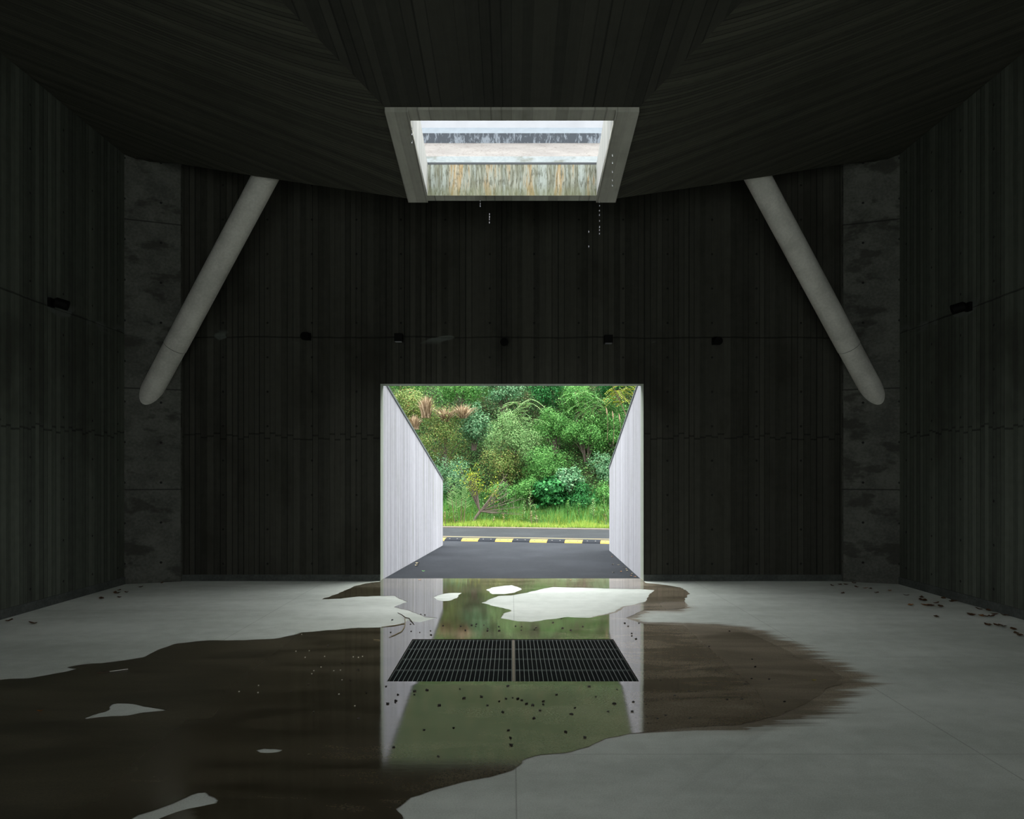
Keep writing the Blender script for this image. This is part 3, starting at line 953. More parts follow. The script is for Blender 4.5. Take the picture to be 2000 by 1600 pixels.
# ---------------------------------------------------------------- vegetation
def leaf_mat(name, stops, trans=0.25, rough=0.55):
    t = NT(name)
    g = t.n('ShaderNodeNewGeometry')
    r = g.outputs['Random Per Island']
    c = t.ramp(r, stops)
    t.put(t.b.inputs['Base Color'], c)
    t.b.inputs['Roughness'].default_value = rough
    t.b.inputs['Specular IOR Level'].default_value = 0.12
    tr = t.n('ShaderNodeBsdfTranslucent'); t.l(c, tr.inputs[0])
    mx_ = t.n('ShaderNodeMixShader'); mx_.inputs[0].default_value = trans
    t.l(t.b.outputs[0], mx_.inputs[1]); t.l(tr.outputs[0], mx_.inputs[2]); t.l(mx_.outputs[0], t.out.inputs[0])
    return t.m
M['lf_mid'] = leaf_mat('mid_green_leaves', [(0.0, (0.0369, 0.1328, 0.0266)), (0.5, (0.0737, 0.2191, 0.0483)), (1.0, (0.1474, 0.3187, 0.0822))])
M['lf_deep'] = leaf_mat('deep_green_leaves', [(0.0, (0.0088, 0.0598, 0.0145)), (0.6, (0.0221, 0.1328, 0.0338)), (1.0, (0.0516, 0.2257, 0.0580))])
M['lf_pale'] = leaf_mat('pale_green_leaves', [(0.0, (0.0884, 0.1992, 0.0628)), (0.5, (0.1548, 0.2921, 0.1015)), (1.0, (0.2654, 0.3852, 0.1594))])
M['lf_blue'] = leaf_mat('blue_green_leaves', [(0.0, (0.0443, 0.1461, 0.0628)), (0.5, (0.0959, 0.2257, 0.1063)), (1.0, (0.2064, 0.3320, 0.1835))])
M['lf_yellow'] = leaf_mat('yellow_green_leaves', [(0.0, (0.1031, 0.1859, 0.0242)), (0.6, (0.2211, 0.2789, 0.0338)), (1.0, (0.3686, 0.3187, 0.0386))])
M['lf_olive'] = leaf_mat('olive_leaves', [(0.0, (0.0590, 0.1063, 0.0242)), (0.5, (0.1253, 0.1992, 0.0483)), (0.8, (0.1917, 0.2523, 0.0725)), (1.0, (0.2506, 0.1593, 0.0628))])
M['lf_tan'] = leaf_mat('dry_tan_leaves', [(0.0, (0.15, 0.105, 0.062)), (0.6, (0.32, 0.235, 0.15)), (1.0, (0.50, 0.40, 0.28))])
M['grass'] = leaf_mat('bright_grass', [(0.0, (0.1180, 0.1992, 0.0290)), (0.5, (0.2064, 0.3187, 0.0483)), (0.9, (0.3096, 0.3984, 0.0773)), (1.0, (0.3686, 0.2391, 0.0773))])
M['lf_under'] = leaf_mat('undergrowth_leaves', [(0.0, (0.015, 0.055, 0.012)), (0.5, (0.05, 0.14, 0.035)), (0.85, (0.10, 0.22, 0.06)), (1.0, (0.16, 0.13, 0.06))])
M['bark'] = plain('grey_brown_bark', (0.11, 0.085, 0.07), 0.9, nscale=30, namt=0.4)
M['brownstem'] = plain('brown_stem', (0.13, 0.09, 0.055), 0.9, nscale=30, namt=0.4)

def leaves(C, N, size, aspect, seed, droop=0.2, up=0.4):
    """diamond leaves with a folded midrib at points C facing roughly N; returns verts, faces"""
    r = np.random.default_rng(seed)
    n = len(C)
    nrm = N + r.normal(0, 0.55, (n, 3)); nrm[:, 2] += up
    nrm /= np.linalg.norm(nrm, axis=1)[:, None] + 1e-9
    a = r.normal(0, 1, (n, 3)); a[:, 2] -= droop
    a -= nrm * (a * nrm).sum(1)[:, None]
    a /= np.linalg.norm(a, axis=1)[:, None] + 1e-9
    b = np.cross(nrm, a)
    L = size * r.uniform(0.6, 1.3, n)[:, None]
    Wd = L * aspect
    base = C
    v0 = base; v1 = base + a * L * 0.45 + b * Wd * 0.5 - nrm * L * 0.06
    v2 = base + a * L - nrm * L * 0.12; v3 = base + a * L * 0.45 - b * Wd * 0.5 - nrm * L * 0.06
    verts = np.stack([v0, v1, v2, v3], 1).reshape(-1, 3)
    f = np.arange(n * 4).reshape(n, 4)
    faces = np.concatenate([f[:, [0, 1, 2]], f[:, [0, 2, 3]]], 0)
    return verts, faces

def cloud(rx, ry, rz, n, seed, lumps=22, lump=0.30):
    """leaf positions on the lumps of a bush; local coordinates, base at z = 0"""
    r = np.random.default_rng(seed)
    d = r.normal(0, 1, (lumps, 3)); d[:, 1] = d[:, 1] - 0.5 * np.abs(d[:, 1])
    d /= np.linalg.norm(d, axis=1)[:, None]
    rad = r.uniform(0.25, 0.95, lumps)[:, None]
    cs = d * rad
    k = r.integers(0, lumps, n)
    q = r.normal(0, 1, (n, 3)); q /= np.linalg.norm(q, axis=1)[:, None]
    rr = lump * r.uniform(0.55, 1.08, n)[:, None] * (0.7 + 0.6 * r.random(lumps)[k][:, None])
    p = cs[k] + q * rr
    nrm = q * 0.7 + p * 0.5
    p = p * np.array([rx, ry, rz]); p[:, 2] += rz * 0.75
    ok = p[:, 2] > -0.35 * rz
    return p[ok], nrm[ok], cs * np.array([rx, ry, rz]) + np.array([0, 0, rz * 0.75])

def bush(px, py, y, rx, rz, mat, n, size, label, aspect=0.55, seed=None, ry=None, cat='shrub', name='leafy_shrub', group='shrubs on the hillside', lumps=34, lump=0.34, droop=0.2):
    n = int(n * 1.9); size *= 0.86; rx *= 1.08; rz *= 1.15
    """bush whose middle shows at pixel (px, py) at distance y"""
    seed = seed if seed is not None else int(px * 7 + py * 3)
    c = P(px, py, y)
    base = Vector((c.x, y, c.z - rz * 0.75))
    ry = ry or rx * 0.8
    root = empty(name, tuple(base))
    p, nr, cs = cloud(rx, ry, rz, n, seed, lumps, lump)
    v, f = leaves(p, nr, size, aspect, seed + 1, droop)
    np_mesh('foliage', v, f, mat, root)
    st = MB(); rr = random.Random(seed)
    gz = float(terr(np.array(base.x), np.array(base.y))) - base.z
    for q in cs[::2]:
        b0 = Vector((rr.uniform(-.08, .08), rr.uniform(-.05, .05), max(-0.3, min(gz, 0.0) - 0.05)))
        mid = Vector((q[0] * 0.45, q[1] * 0.45, q[2] * 0.5))
        st.tube([b0, mid, Vector(q)], [0.013, 0.009, 0.003], 5, False)
    st.build('branches', M['bark'], root)
    tag(root, label, cat, group)
    return root

L = bush
# upper slope
L(800, 795, 25.0, 0.95, 0.75, M['lf_olive'], 3400, 0.07, 'olive and straw coloured scrub at the upper left of the slope')
L(905, 752, 25.8, 0.95, 0.65, M['lf_mid'], 3600, 0.075, 'green bush at the top of the slope right of the dry tan tuft')
L(985, 760, 25.6, 0.8, 0.6, M['lf_blue'], 3200, 0.08, 'blue-green bush at the top middle of the slope')
L(1065, 752, 25.6, 0.85, 0.6, M['lf_deep'], 3200, 0.075, 'dark green bush at the top of the slope, right of its middle')
L(1130, 775, 25.2, 0.75, 0.62, M['lf_mid'], 3000, 0.09, 'drooping mid-green bush below the top right of the slope', aspect=0.35)
L(1205, 745, 25.4, 0.8, 0.6, M['lf_deep'], 3000, 0.10, 'dark bush with long leaflets at the top right corner of the slope', aspect=0.3)
L(1195, 835, 24.2, 0.75, 0.7, M['lf_mid'], 3200, 0.075, 'mid-green bush leaning over the right wing wall')
L(790, 735, 26.4, 1.0, 0.7, M['lf_mid'], 3000, 0.075, 'mid-green scrub highest on the left of the slope')
# middle
L(870, 855, 24.2, 0.95, 0.8, M['lf_olive'], 4200, 0.055, 'loose olive-green bush above the left wing wall')
L(925, 830, 24.4, 0.55, 0.60, M['lf_blue'], 2400, 0.075, 'small blue-green bush with toothed leaves in the middle left of the slope')
L(1005, 850, 24.0, 0.85, 0.80, M['lf_pale'], 5200, 0.055, 'large rounded pale green bush in the middle of the slope')
L(1085, 835, 24.3, 0.75, 0.65, M['lf_mid'], 3800, 0.06, 'mid-green bush right of the large pale rounded bush')
L(1145, 850, 24.0, 0.65, 0.65, M['lf_mid'], 3200, 0.065, 'mid-green bush above the dark hollow')
L(1060, 905, 23.6, 0.75, 0.62, M['lf_mid'], 4000, 0.055, 'bushy green shrub left of the dark hollow')
L(985, 910, 23.7, 0.7, 0.6, M['lf_olive'], 3000, 0.055, 'olive shrub with bare twigs behind the yellow-leaved sapling')
L(880, 925, 23.7, 0.6, 0.6, M['lf_blue'], 2600, 0.055, 'greyish green shrub behind the end of the left wing wall')
L(1185, 915, 23.5, 0.5, 0.5, M['lf_blue'], 2200, 0.065, 'bluish green shrub by the end of the right wing wall')
# lower
L(1075, 965, 22.9, 0.55, 0.42, M['lf_deep'], 1500, 0.12, 'dark creeper with broad round leaves at the foot of the slope', aspect=0.85)
L(1110, 935, 23.0, 0.36, 0.33, M['lf_blue'], 1300, 0.09, 'blue-green broad-leaved plant just left of the dark hollow', aspect=0.7)
L(1135, 975, 22.8, 0.50, 0.38, M['lf_deep'], 2200, 0.07, 'dense dark green bush at the foot of the slope below the hollow')
L(1185, 975, 22.8, 0.42, 0.40, M['lf_mid'], 2000, 0.07, 'green bush at the foot of the slope by the right wing wall')
L(1035, 955, 23.0, 0.42, 0.38, M['lf_mid'], 2000, 0.055, 'small green bush at the foot of the slope, left of the broad-leaved creeper')
L(985, 965, 23.0, 0.42, 0.33, M['lf_mid'], 1800, 0.055, 'low green bush right of the leaning trunk')

# dry tufts
def tuft(px, py, y, h, n, mat, label, spread=0.35, name='dry_grass_tuft', cat='grass tuft', group=None, wid=0.012, seed=None):
    seed = seed or int(px + py)
    r = np.random.default_rng(seed)
    c = P(px, py, y)
    root_z = c.z - h * 0.6
    V_, F_ = [], []
    for i in range(n):
        a = r.uniform(0, 2 * math.pi); lean = r.uniform(0.1, 1.0) * spread
        hh = h * r.uniform(0.6, 1.1)
        bx, by = r.normal(0, 0.05), r.normal(0, 0.05)
        dx, dy = math.cos(a) * lean, math.sin(a) * lean
        w = wid * r.uniform(0.7, 1.3); sx, sy = -math.sin(a) * w, math.cos(a) * w
        k = len(V_)
        drop = 0.25 * lean * h
        V_ += [(bx - sx, by - sy, 0), (bx + sx, by + sy, 0), (bx + dx * 0.5 - sx, by + dy * 0.5 - sy, hh * 0.65), (bx + dx * 0.5 + sx, by + dy * 0.5 + sy, hh * 0.65), (bx + dx, by + dy, hh - drop)]
        F_ += [(k, k + 1, k + 3), (k, k + 3, k + 2), (k + 2, k + 3, k + 4)]
    o = np_mesh(name, np.array(V_), np.array(F_), mat)
    o.location = (c.x, y, root_z)
    tag(o, label, cat, group)
    return o
tuft(832, 790, 23.9, 0.7, 170, M['lf_tan'], 'pale tan plume-like dry grass clump on the upper left slope', 0.42, wid=0.014)
tuft(810, 822, 23.8, 0.45, 130, M['lf_tan'], 'brown dry grass clump just above the left wing wall coping', 0.38)
tuft(870, 805, 24.0, 0.5, 130, M['lf_tan'], 'flattened straw coloured grass right of the pale plume clump', 0.8)
tuft(905, 800, 23.9, 0.45, 120, M['lf_tan'], 'straw coloured dry grass above the small blue-green bush', 0.8)

# sapling with leaning trunk and yellow leaves
def sapling():
    b = P(924, 990, 22.4); b.z = float(terr(np.array(b.x), np.array(b.y))) - 0.02
    root = empty('yellow_leaved_sapling', tuple(b))
    rr = random.Random(5)
    tr = MB(); fork = Vector((0.20, 0.0, 0.36))
    tr.tube([(0, 0, 0), (0.07, 0, 0.16), fork], [0.055, 0.045, 0.04], 8)
    tr.build('trunk', M['bark'], root)
    br = MB(); tips = []
    for k in range(26):
        a = math.radians(-15 + 95 * k / 25 + rr.uniform(-5, 5))
        ln = rr.uniform(0.75, 1.35)
        d = Vector((math.cos(a) * 1.0 - 0.12, rr.uniform(-0.35, 0.3), math.sin(a))).normalized()
        if k > 16: d = Vector((-0.35 + 0.05 * (k - 21), rr.uniform(-0.2, 0.2), 1)).normalized()
        m1 = fork + d * ln * 0.5 + Vector((0, 0, 0.05)); e = fork + d * ln + Vector((0, 0, 0.12))
        br.tube([fork, m1, e], [0.016, 0.009, 0.004], 5, False)
        for q in range(4):
            s0 = fork.lerp(e, rr.uniform(0.35, 0.9)); e2 = s0 + Vector((rr.uniform(-.15, .25), rr.uniform(-.15, .15), rr.uniform(0.05, .3)))
            br.tube([s0, e2], [0.005, 0.002], 4, False)
            if k > 9: tips.append(e2)
        if k > 9: tips.append(e)
    br.build('branches', M['bark'], root)
    T = np.array([tuple(x) for x in tips])
    r = np.random.default_rng(3)
    C = np.concatenate([T[r.integers(0, len(T), 900)] + r.normal(0, 0.09, (900, 3))])
    C = C[C[:, 0] < 0.75]
    v, f = leaves(C, r.normal(0, 1, (len(C), 3)), 0.06, 0.5, 4)
    np_mesh('foliage', v, f, M['lf_yellow'], root)
    tag(root, 'yellow-leaved sapling with a short dark leaning trunk and fanned bare branches', 'sapling')
sapling()

# feathery plant left of it with several brown stems
def feathery():
    b = P(898, 985, 22.2); b.z = float(terr(np.array(b.x), np.array(b.y)))
    root = empty('feathery_weed', tuple(b))
    rr = random.Random(9); r = np.random.default_rng(9)
    V_, F_ = [], []
    for k, dx in enumerate((-0.13, -0.06, 0.03, 0.10)):
        h = rr.uniform(1.2, 1.5)
        st = MB(); top = Vector((dx * 1.8, 0.0, h * 0.55))
        st.tube([(dx, 0, -0.05), top], [0.013, 0.009], 6)
        st.build('stem', M['brownstem'], root)
        for j in range(70):
            t = rr.uniform(0.35, 1.0)
            p0 = Vector((dx * (1 + 1.4 * t), 0, h * t))
            a = rr.uniform(0, 2 * math.pi); ln = 0.26 * (1.15 - t * 0.75)
            d = Vector((math.cos(a), math.sin(a) * 0.7, 0.55)) * ln
            w = Vector((0, 0, 0.009))
            q = len(V_)
            V_ += [tuple(p0 - w), tuple(p0 + w), tuple(p0 + d * 0.6 + w), tuple(p0 + d)]
            F_ += [(q, q + 1, q + 2), (q, q + 2, q + 3)]
    np_mesh('foliage', np.array(V_), np.array(F_), M['lf_pale'], root)
    tag(root, 'pale feathery weed on brown stems left of the yellow-leaved sapling', 'weed')
feathery()

# pinnate branches over the upper right
def frond_plant(px, py, y, n, label, mat, seed, spread=0.9):
    c = P(px, py, y); root = empty('pinnate_shrub', tuple(c))
    rr = random.Random(seed); V_, F_ = [], []; st = MB()
    for k in range(n):
        a = rr.uniform(0, 2 * math.pi); o = Vector((rr.uniform(-spread, spread) * 0.5, rr.uniform(-0.3, 0.1), rr.uniform(-0.35, 0.35)))
        d = Vector((math.cos(a), -abs(math.sin(a)) * 0.5, rr.uniform(-0.35, 0.35))).normalized()
        pts = [o + d * s * 0.5 - Vector((0, 0, 0.22 * s * s)) for s in (0, 0.33, 0.66, 1)]
        st.tube(pts, [0.005, 0.004, 0.003, 0.002], 4, False)
        sd = d.cross(Vector((0, 0, 1))).normalized()
        for j in range(10):
            s = (j + 1) / 10.5; p0 = o + d * s * 0.5 - Vector((0, 0, 0.22 * s * s))
            for sg in (-1, 1):
                ln = 0.13 * (1.1 - 0.5 * s); w = d * 0.018
                e = p0 + sd * sg * ln + d * ln * 0.4 - Vector((0, 0, 0.03))
                m_ = p0.lerp(e, 0.5)
                q = len(V_)
                V_ += [tuple(p0), tuple(m_ + w), tuple(e), tuple(m_ - w)]; F_ += [(q, q + 1, q + 2), (q, q + 2, q + 3)]
    np_mesh('foliage', np.array(V_), np.array(F_), mat, root)
    st.build('stalks', M['brownstem'], root)
    tag(root, label, 'shrub', 'shrubs on the hillside')
frond_plant(1150, 785, 24.2, 46, 'shrub with long pinnate fronds at the upper right of the slope', M['lf_mid'], 21)
frond_plant(1215, 770, 24.0, 36, 'bright pinnate fronds beside the top of the right wing wall', M['lf_yellow'], 22, 0.6)
frond_plant(1020, 800, 24.0, 26, 'arching pinnate fronds above the large pale rounded bush', M['lf_pale'], 23, 0.7)
# leaning bare pole and reed plumes by the right wing wall
pl = MB(); a = P(1194, 748, 23.8); b = P(1226, 818, 23.6); pl.tube([a, a.lerp(b, 0.5) + Vector((0.01, 0, 0)), b, b + (b - a) * 0.6], [0.012, 0.014, 0.016, 0.018], 6)
tag(pl.build('dead_branch', M['brownstem']), 'thin bare branch leaning beside the top of the right wing wall', 'branch')
def reed(px, py, y, label):
    c = P(px, py, y); root = empty('reed', (c.x, c.y, c.z - 0.8))
    st = MB(); st.tube([(0.0, 0, 0), (0.02, 0, 0.45), (0, 0, 0.8)], [0.007, 0.006, 0.004], 5); st.build('stem', M['brownstem'], root)
    pm = MB(); pm.tube([(0, 0, 0.74), (-0.01, 0, 0.82), (-0.02, 0, 0.92), (-0.04, 0, 1.0)], [0.006, 0.022, 0.018, 0.003], 7); pm.build('seed_head', M['lf_tan'], root)
    tag(root, label, 'reed', 'reeds by the right wing wall')
reed(1186, 808, 23.3, 'leftmost pale-headed reed by the right wing wall'); reed(1198, 815, 23.3, 'middle pale-headed reed by the right wing wall'); reed(1211, 820, 23.2, 'rightmost pale-headed reed by the right wing wall')

# undergrowth carpet over the slope (uncountable)
r = np.random.default_rng(77)
n = 60000
ux = r.uniform(-7, 7, n); uy = r.uniform(22.6, 29, n) + SK * ux * 0.8
uz = terr(ux, uy) + np.abs(r.normal(0, 0.20, n)) * np.clip((uy - SK * ux - 22.4) / 1.2, 0.3, 1)
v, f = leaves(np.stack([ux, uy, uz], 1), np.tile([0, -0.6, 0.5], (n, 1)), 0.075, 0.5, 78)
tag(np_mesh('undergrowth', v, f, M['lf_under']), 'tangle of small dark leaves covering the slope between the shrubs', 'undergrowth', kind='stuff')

# grass verge
def blades(n, seed, x0, x1, e0, e1, h0, h1, w, mat, name, label, bias=1.0):
    r = np.random.default_rng(seed)
    x = r.uniform(x0, x1, n); e = e0 + (e1 - e0) * r.random(n) ** bias
    y = 21.2 + SK * x + e
    z = terr(x, y) - 0.01
    hh = r.uniform(h0, h1, n) * (0.55 + 0.6 * np.clip(e / 1.2, 0, 1)) * (0.8 + 0.5 * vnoise(x * 1.5, y * 1.5, 4))
    a = r.uniform(0, 2 * np.pi, n); ln = r.uniform(0.1, 0.6, n) * hh
    sx, sy = np.cos(a + 1.57) * w, np.sin(a + 1.57) * w
    dx, dy = np.cos(a) * ln, np.sin(a) * ln
    v0 = np.stack([x - sx, y - sy, z], 1); v1 = np.stack([x + sx, y + sy, z], 1)
    v2 = np.stack([x + dx, y + dy, z + hh], 1)
    V_ = np.stack([v0, v1, v2], 1).reshape(-1, 3); F_ = np.arange(n * 3).reshape(n, 3)
    tag(np_mesh(name, V_, F_, mat), label, 'grass', kind='stuff')
blades(42000, 5, -5.5, 5.5, 0.0, 1.9, 0.08, 0.24, 0.006, M['grass'], 'verge_grass', 'bright green grass on the verge behind the road')
blades(9000, 6, -5.5, 5.5, 0.7, 2.4, 0.25, 0.55, 0.007, M['lf_mid'], 'tall_grass', 'taller green grass at the foot of the slope', 0.8)

# individual weeds on the verge
def weed(px, h, y, mat, seed, label, leafy=True):
    x = (px - 1000) * y / F; z = float(terr(np.array(x), np.array(y)))
    root = empty('verge_weed', (x, y, z)); rr = random.Random(seed)
    st = MB(); tx_ = rr.uniform(-.05, .05)
    st.tube([(0, 0, -0.02), (tx_ * 0.5, 0, h * 0.5), (tx_, 0, h)], [0.008, 0.007, 0.003], 5); st.build('stem', M['brownstem'], root)
    V_, F_ = [], []
    for k in range(60 if leafy else 16):
        t = rr.uniform(0.12 if leafy else 0.5, 1); p0 = Vector((tx_ * t, 0, h * t)); a = rr.uniform(0, 2 * math.pi)
        ln = (0.13 if leafy else 0.05) * (1.2 - 0.7 * t); d = Vector((math.cos(a), math.sin(a), 0.5)) * ln; w = Vector((-math.sin(a), math.cos(a), 0)) * 0.016
        q = len(V_); m_ = p0 + d * 0.5
        V_ += [tuple(p0), tuple(m_ + w), tuple(p0 + d), tuple(m_ - w)]; F_ += [(q, q + 1, q + 2), (q, q + 2, q + 3)]
    np_mesh('foliage', np.array(V_), np.array(F_), mat, root)
    tag(root, label, 'weed', 'weeds standing on the verge')
weed(1037, 1.05, 22.0, M['lf_pale'], 1, 'tallest pale spiky weed in the middle of the verge')
weed(1022, 0.7, 22.1, M['lf_pale'], 2, 'pale weed just left of the tallest one on the verge')
weed(1047, 0.55, 22.0, M['lf_pale'], 3, 'short pale weed just right of the tallest one on the verge')
weed(975, 0.75, 22.2, M['lf_mid'], 4, 'green weed on the verge right of the sapling trunk')
weed(990, 0.6, 22.1, M['lf_mid'], 5, 'green weed between the sapling trunk and the tallest pale weed')
weed(1108, 0.55, 22.2, M['lf_mid'], 6, 'green weed in front of the broad-leaved creeper')
weed(1131, 0.5, 22.1, M['lf_mid'], 7, 'green weed in front of the dense dark bush')
weed(1160, 0.6, 22.0, M['lf_pale'], 8, 'pale green weed near the right wing wall')
weed(1180, 0.75, 22.0, M['lf_mid'], 9, 'tall green weed beside the right wing wall')
weed(877, 0.8, 22.3, M['lf_mid'], 10, 'green weed beside the end of the left wing wall')
weed(890, 0.5, 22.0, M['lf_mid'], 11, 'short green weed in front of the feathery weed')
weed(1038, 0.42, 21.35, M['lf_tan'], 12, 'dead brown stalk by the road below the tallest pale weed', False)
weed(985, 0.35, 21.6, M['lf_tan'], 13, 'dead brown stalk by the road left of the middle of the verge', False)
weed(1050, 0.30, 21.5, M['lf_tan'], 14, 'short thick dead stalk right of the middle of the verge', False)
weed(962, 0.24, 21.6, M['lf_tan'], 15, 'small dead stalk by the road near the sapling', False)
weed(870, 0.38, 21.8, M['lf_tan'], 16, 'dead stalk beside the end of the left wing wall', False)
weed(1183, 0.34, 21.2, M['lf_tan'], 17, 'dead stalk beside the end of the right wing wall', False)

# ---------------------------------------------------------------- wall spotlights
M['spot'] = plain('black_metal', (0.003, 0.003, 0.0025), 0.7, 0.0, 20, 0.2, 0.1)
M['glass'] = NT('lamp_glass').base((0.25, 0.26, 0.27), 0.12, 0.9)
def spotlight(loc, rz, head, label, square=False):
    """local -y points into the room"""
    root = empty('wall_spotlight', loc, rz)
    m = MB(); m.box(-0.045, 0.045, -0.035, 0.0, -0.05, 0.05); m.build('mounting_box', M['spot'], root)
    m = MB(); m.tube([(0, -0.03, 0), (0, -0.10, -0.005)], 0.016, 12); m.build('arm', M['spot'], root)
    d = Vector(head).normalized(); c = Vector((0, -0.13, -0.012))
    if square:
        m = MB(); m.box(-0.055, 0.055, -0.20, -0.09, -0.065, 0.045); m.build('lamp_head', M['spot'], root)
        g = MB(); g.box(-0.045, 0.045, -0.19, -0.10, -0.070, -0.064); g.build('lens', M['glass'], root)
    else:
        m = MB(); m.tube([c - d * 0.07, c - d * 0.05, c + d * 0.075, c + d * 0.075, c + d * 0.05], [0.04, 0.056, 0.056, 0.048, 0.046], 24); m.build('lamp_head', M['spot'], root)
        g = MB(); g.tube([c + d * 0.050, c + d * 0.058, c + d * 0.064], [0.045, 0.034, 0.008], 20); g.build('lens', M['glass'], root, True)
    tag(root, label, 'spotlight', 'black spotlights on the walls')
def back_at(px, py): p = P(px, py, D0 - 0.13); return (p.x, D0, p.z)
spotlight(back_at(597, 655), 0, (0, -1, -0.15), 'round black spotlight farthest left on the far wall, above left of the doorway')
spotlight(back_at(779, 659), 0, (0, -1, -0.1), 'square black spotlight above the left corner of the doorway', True)
spotlight(back_at(985, 666), 0, (0, -1, -0.2), 'round black spotlight above the middle of the doorway')
spotlight(back_at(1188, 662), 0, (0, -1, -0.1), 'square black spotlight above the right part of the doorway', True)
spotlight(back_at(1401, 664), 0, (0, -1, -0.2), 'round black spotlight farthest right on the far wall, right of the doorway')
spotlight((-W, 8.72, 3.44), math.radians(90), (0.35, -1, -0.3), 'black spotlight on the left side wall')
spotlight((W, 8.80, 3.41), math.radians(-90), (-0.35, -1, -0.3), 'black spotlight on the right side wall')

# ---------------------------------------------------------------- litter: leaves, twigs, seed pods, drops
M['dead'] = leaf_mat('dead_leaf', [(0.0, (0.035, 0.022, 0.012)), (0.5, (0.07, 0.04, 0.02)), (1.0, (0.16, 0.07, 0.025))], 0.1)
M['orange'] = plain('orange_leaf', (0.30, 0.12, 0.03), 0.7)
M['ylw'] = plain('yellow_leaf', (0.42, 0.34, 0.05), 0.6)
M['grn'] = plain('green_leaf', (0.12, 0.40, 0.06), 0.6)
M['twig'] = plain('pale_twig', (0.23, 0.19, 0.11), 0.7)
M['twigd'] = plain('dark_twig', (0.05, 0.035, 0.022), 0.7)
M['pod'] = plain('black_seed_pod', (0.012, 0.010, 0.008), 0.6)
M['grit'] = plain('pale_grit', (0.55, 0.55, 0.5), 0.6)
def leaf_mesh(seed, size=0.05, curl=0.35):
    rr = random.Random(seed); n = 6; V_, F_ = [], []
    for i in range(n + 1):
        t = i / n; w = size * 0.32 * math.sin(math.pi * min(1, t * 0.95 + 0.03)) ** 0.8 * rr.uniform(0.8, 1.2)
        x = (t - 0.5) * size; z = curl * size * (t - 0.5) ** 2 * 2 + 0.002
        up = curl * w * rr.uniform(0.5, 1.2)
        V_ += [(x, -w, z + up), (x, 0, z), (x, w, z + up * rr.uniform(0.3, 1.2))]
    for i in range(n):
        a = i * 3
        F_ += [(a, a + 3, a + 4, a + 1), (a + 1, a + 4, a + 5, a + 2)]
    me = bpy.data.meshes.new('fallen_leaf'); me.from_pydata(V_, [], F_); me.update()
    return me
def put_leaf(x, y, z, size, seed, mat, label, group=None, rz=None):
    me = leaf_mesh(seed, size)
    o = link_mesh('fallen_leaf', me, mat); rr = random.Random(seed)
    o.location = (x, y, z); o.rotation_euler = (rr.uniform(-.15, .15), rr.uniform(-.1, .1), rz if rz is not None else rr.uniform(0, 6.28))
    tag(o, label, 'leaf', group)
    return o
right_px = [(1625,1145),(1640,1143),(1652,1143),(1668,1140),(1673,1148),(1690,1150),(1700,1151),(1738,1155),(1646,1160),(1712,1159),(1770,1164),(1800,1168),
            (1798,1173),(1806,1174),(1779,1183),(1806,1183),(1812,1184),(1819,1184),(1828,1179),(1838,1186),(1842,1170),(1859,1176),(1864,1175),(1829,1206),
            (1912,1191),(1940,1194),(1942,1201),(1916,1204),(1926,1205),(1936,1205),(1897,1202),(1930,1222),(1948,1223),(1958,1224),(1980,1231),(1972,1203),(1992,1243),(1986,1239)]
spec = {14: 'orange', 15: 'orange', 27: 'orange', 5: 'orange', 7: 'orange'}
for k, (a, b) in enumerate(right_px):
    x_, y_ = FL(a, b)
    x_ = min(x_, W - 0.06)
    zone = 'beside the far right pilaster' if b < 1165 else ('at the far end of the right wall' if b < 1190 else 'at the near end of the right wall')
    hue = spec.get(k, 'dead')
    zc = zone.replace('beside the ', '').replace('at the ', '')
    lb = ('small orange-brown leaf ' if hue == 'orange' else 'small curled dark leaf ') + zone
    put_leaf(x_, y_, 0.003, 0.075 if b < 1165 else 0.085, k + 1, M[hue], lb, hue + ' leaves near the ' + zc)
left_px = [(233,1154,'farthest dead leaf by the foot of the far left pilaster'),(225,1158,'dead leaf just nearer than the farthest one by the far left pilaster'),(229,1160,'large dark dead leaf by the far left pilaster'),
           (247,1158,'dead leaf to the right of the large one by the far left pilaster'),(233,1168,'small dead leaf below the group by the far left pilaster'),(198,1170,'flat dead leaf alone by the left side wall'),
           (18,1214,'curled brown dead leaf at the left picture edge by the wall'),(64,1219,'long thin dead leaf right of the curled brown one at the left edge'),
           (316,1140,'dead leaf near the foot of the far wall, left side'),(275,1148,'dead leaf between the far left pilaster and the far wall')]
for k, (a, b, lb) in enumerate(left_px):
    x_, y_ = FL(a, b)
    put_leaf(max(x_, -W + 0.06), y_, 0.003, 0.10 if k in (2, 5, 6, 7) else 0.07, 60 + k, M['dead'], lb, 'dead leaves near the left wall')
x_, y_ = FL(78, 1391); put_leaf(x_, y_, floor_h(y_) + 0.004, 0.045, 91, M['orange'], 'orange-brown leaf lying alone in the dark wet floor at the left', rz=0.1)
x_, y_ = FL(1590, 1331); put_leaf(x_, y_, floor_h(y_) + 0.004, 0.035, 92, M['ylw'], 'small yellow leaf on the right tip of the puddle', rz=0.1)
x_, y_ = FL(820, 1133.6); put_leaf(x_, y_ , 0.003, 0.05, 93, M['orange'], 'orange-brown leaf on the threshold at the left', rz=0.1)
x_, y_ = FL(1115, 1133.4); put_leaf(x_, y_ , 0.003, 0.03, 94, M['orange'], 'tiny brown leaf on the threshold right of the middle', rz=0.1)
x_, y_ = FL(827, 1116); put_leaf(x_, y_, 0.0, 0.05, 95, M['grn'], 'small fresh green leaf on the asphalt near the left wing wall')
x_, y_ = FL(816, 1101); put_leaf(x_, y_, 0.0, 0.09, 96, M['twig'], 'pale fallen leaf on the asphalt by the left wing wall, farther one')
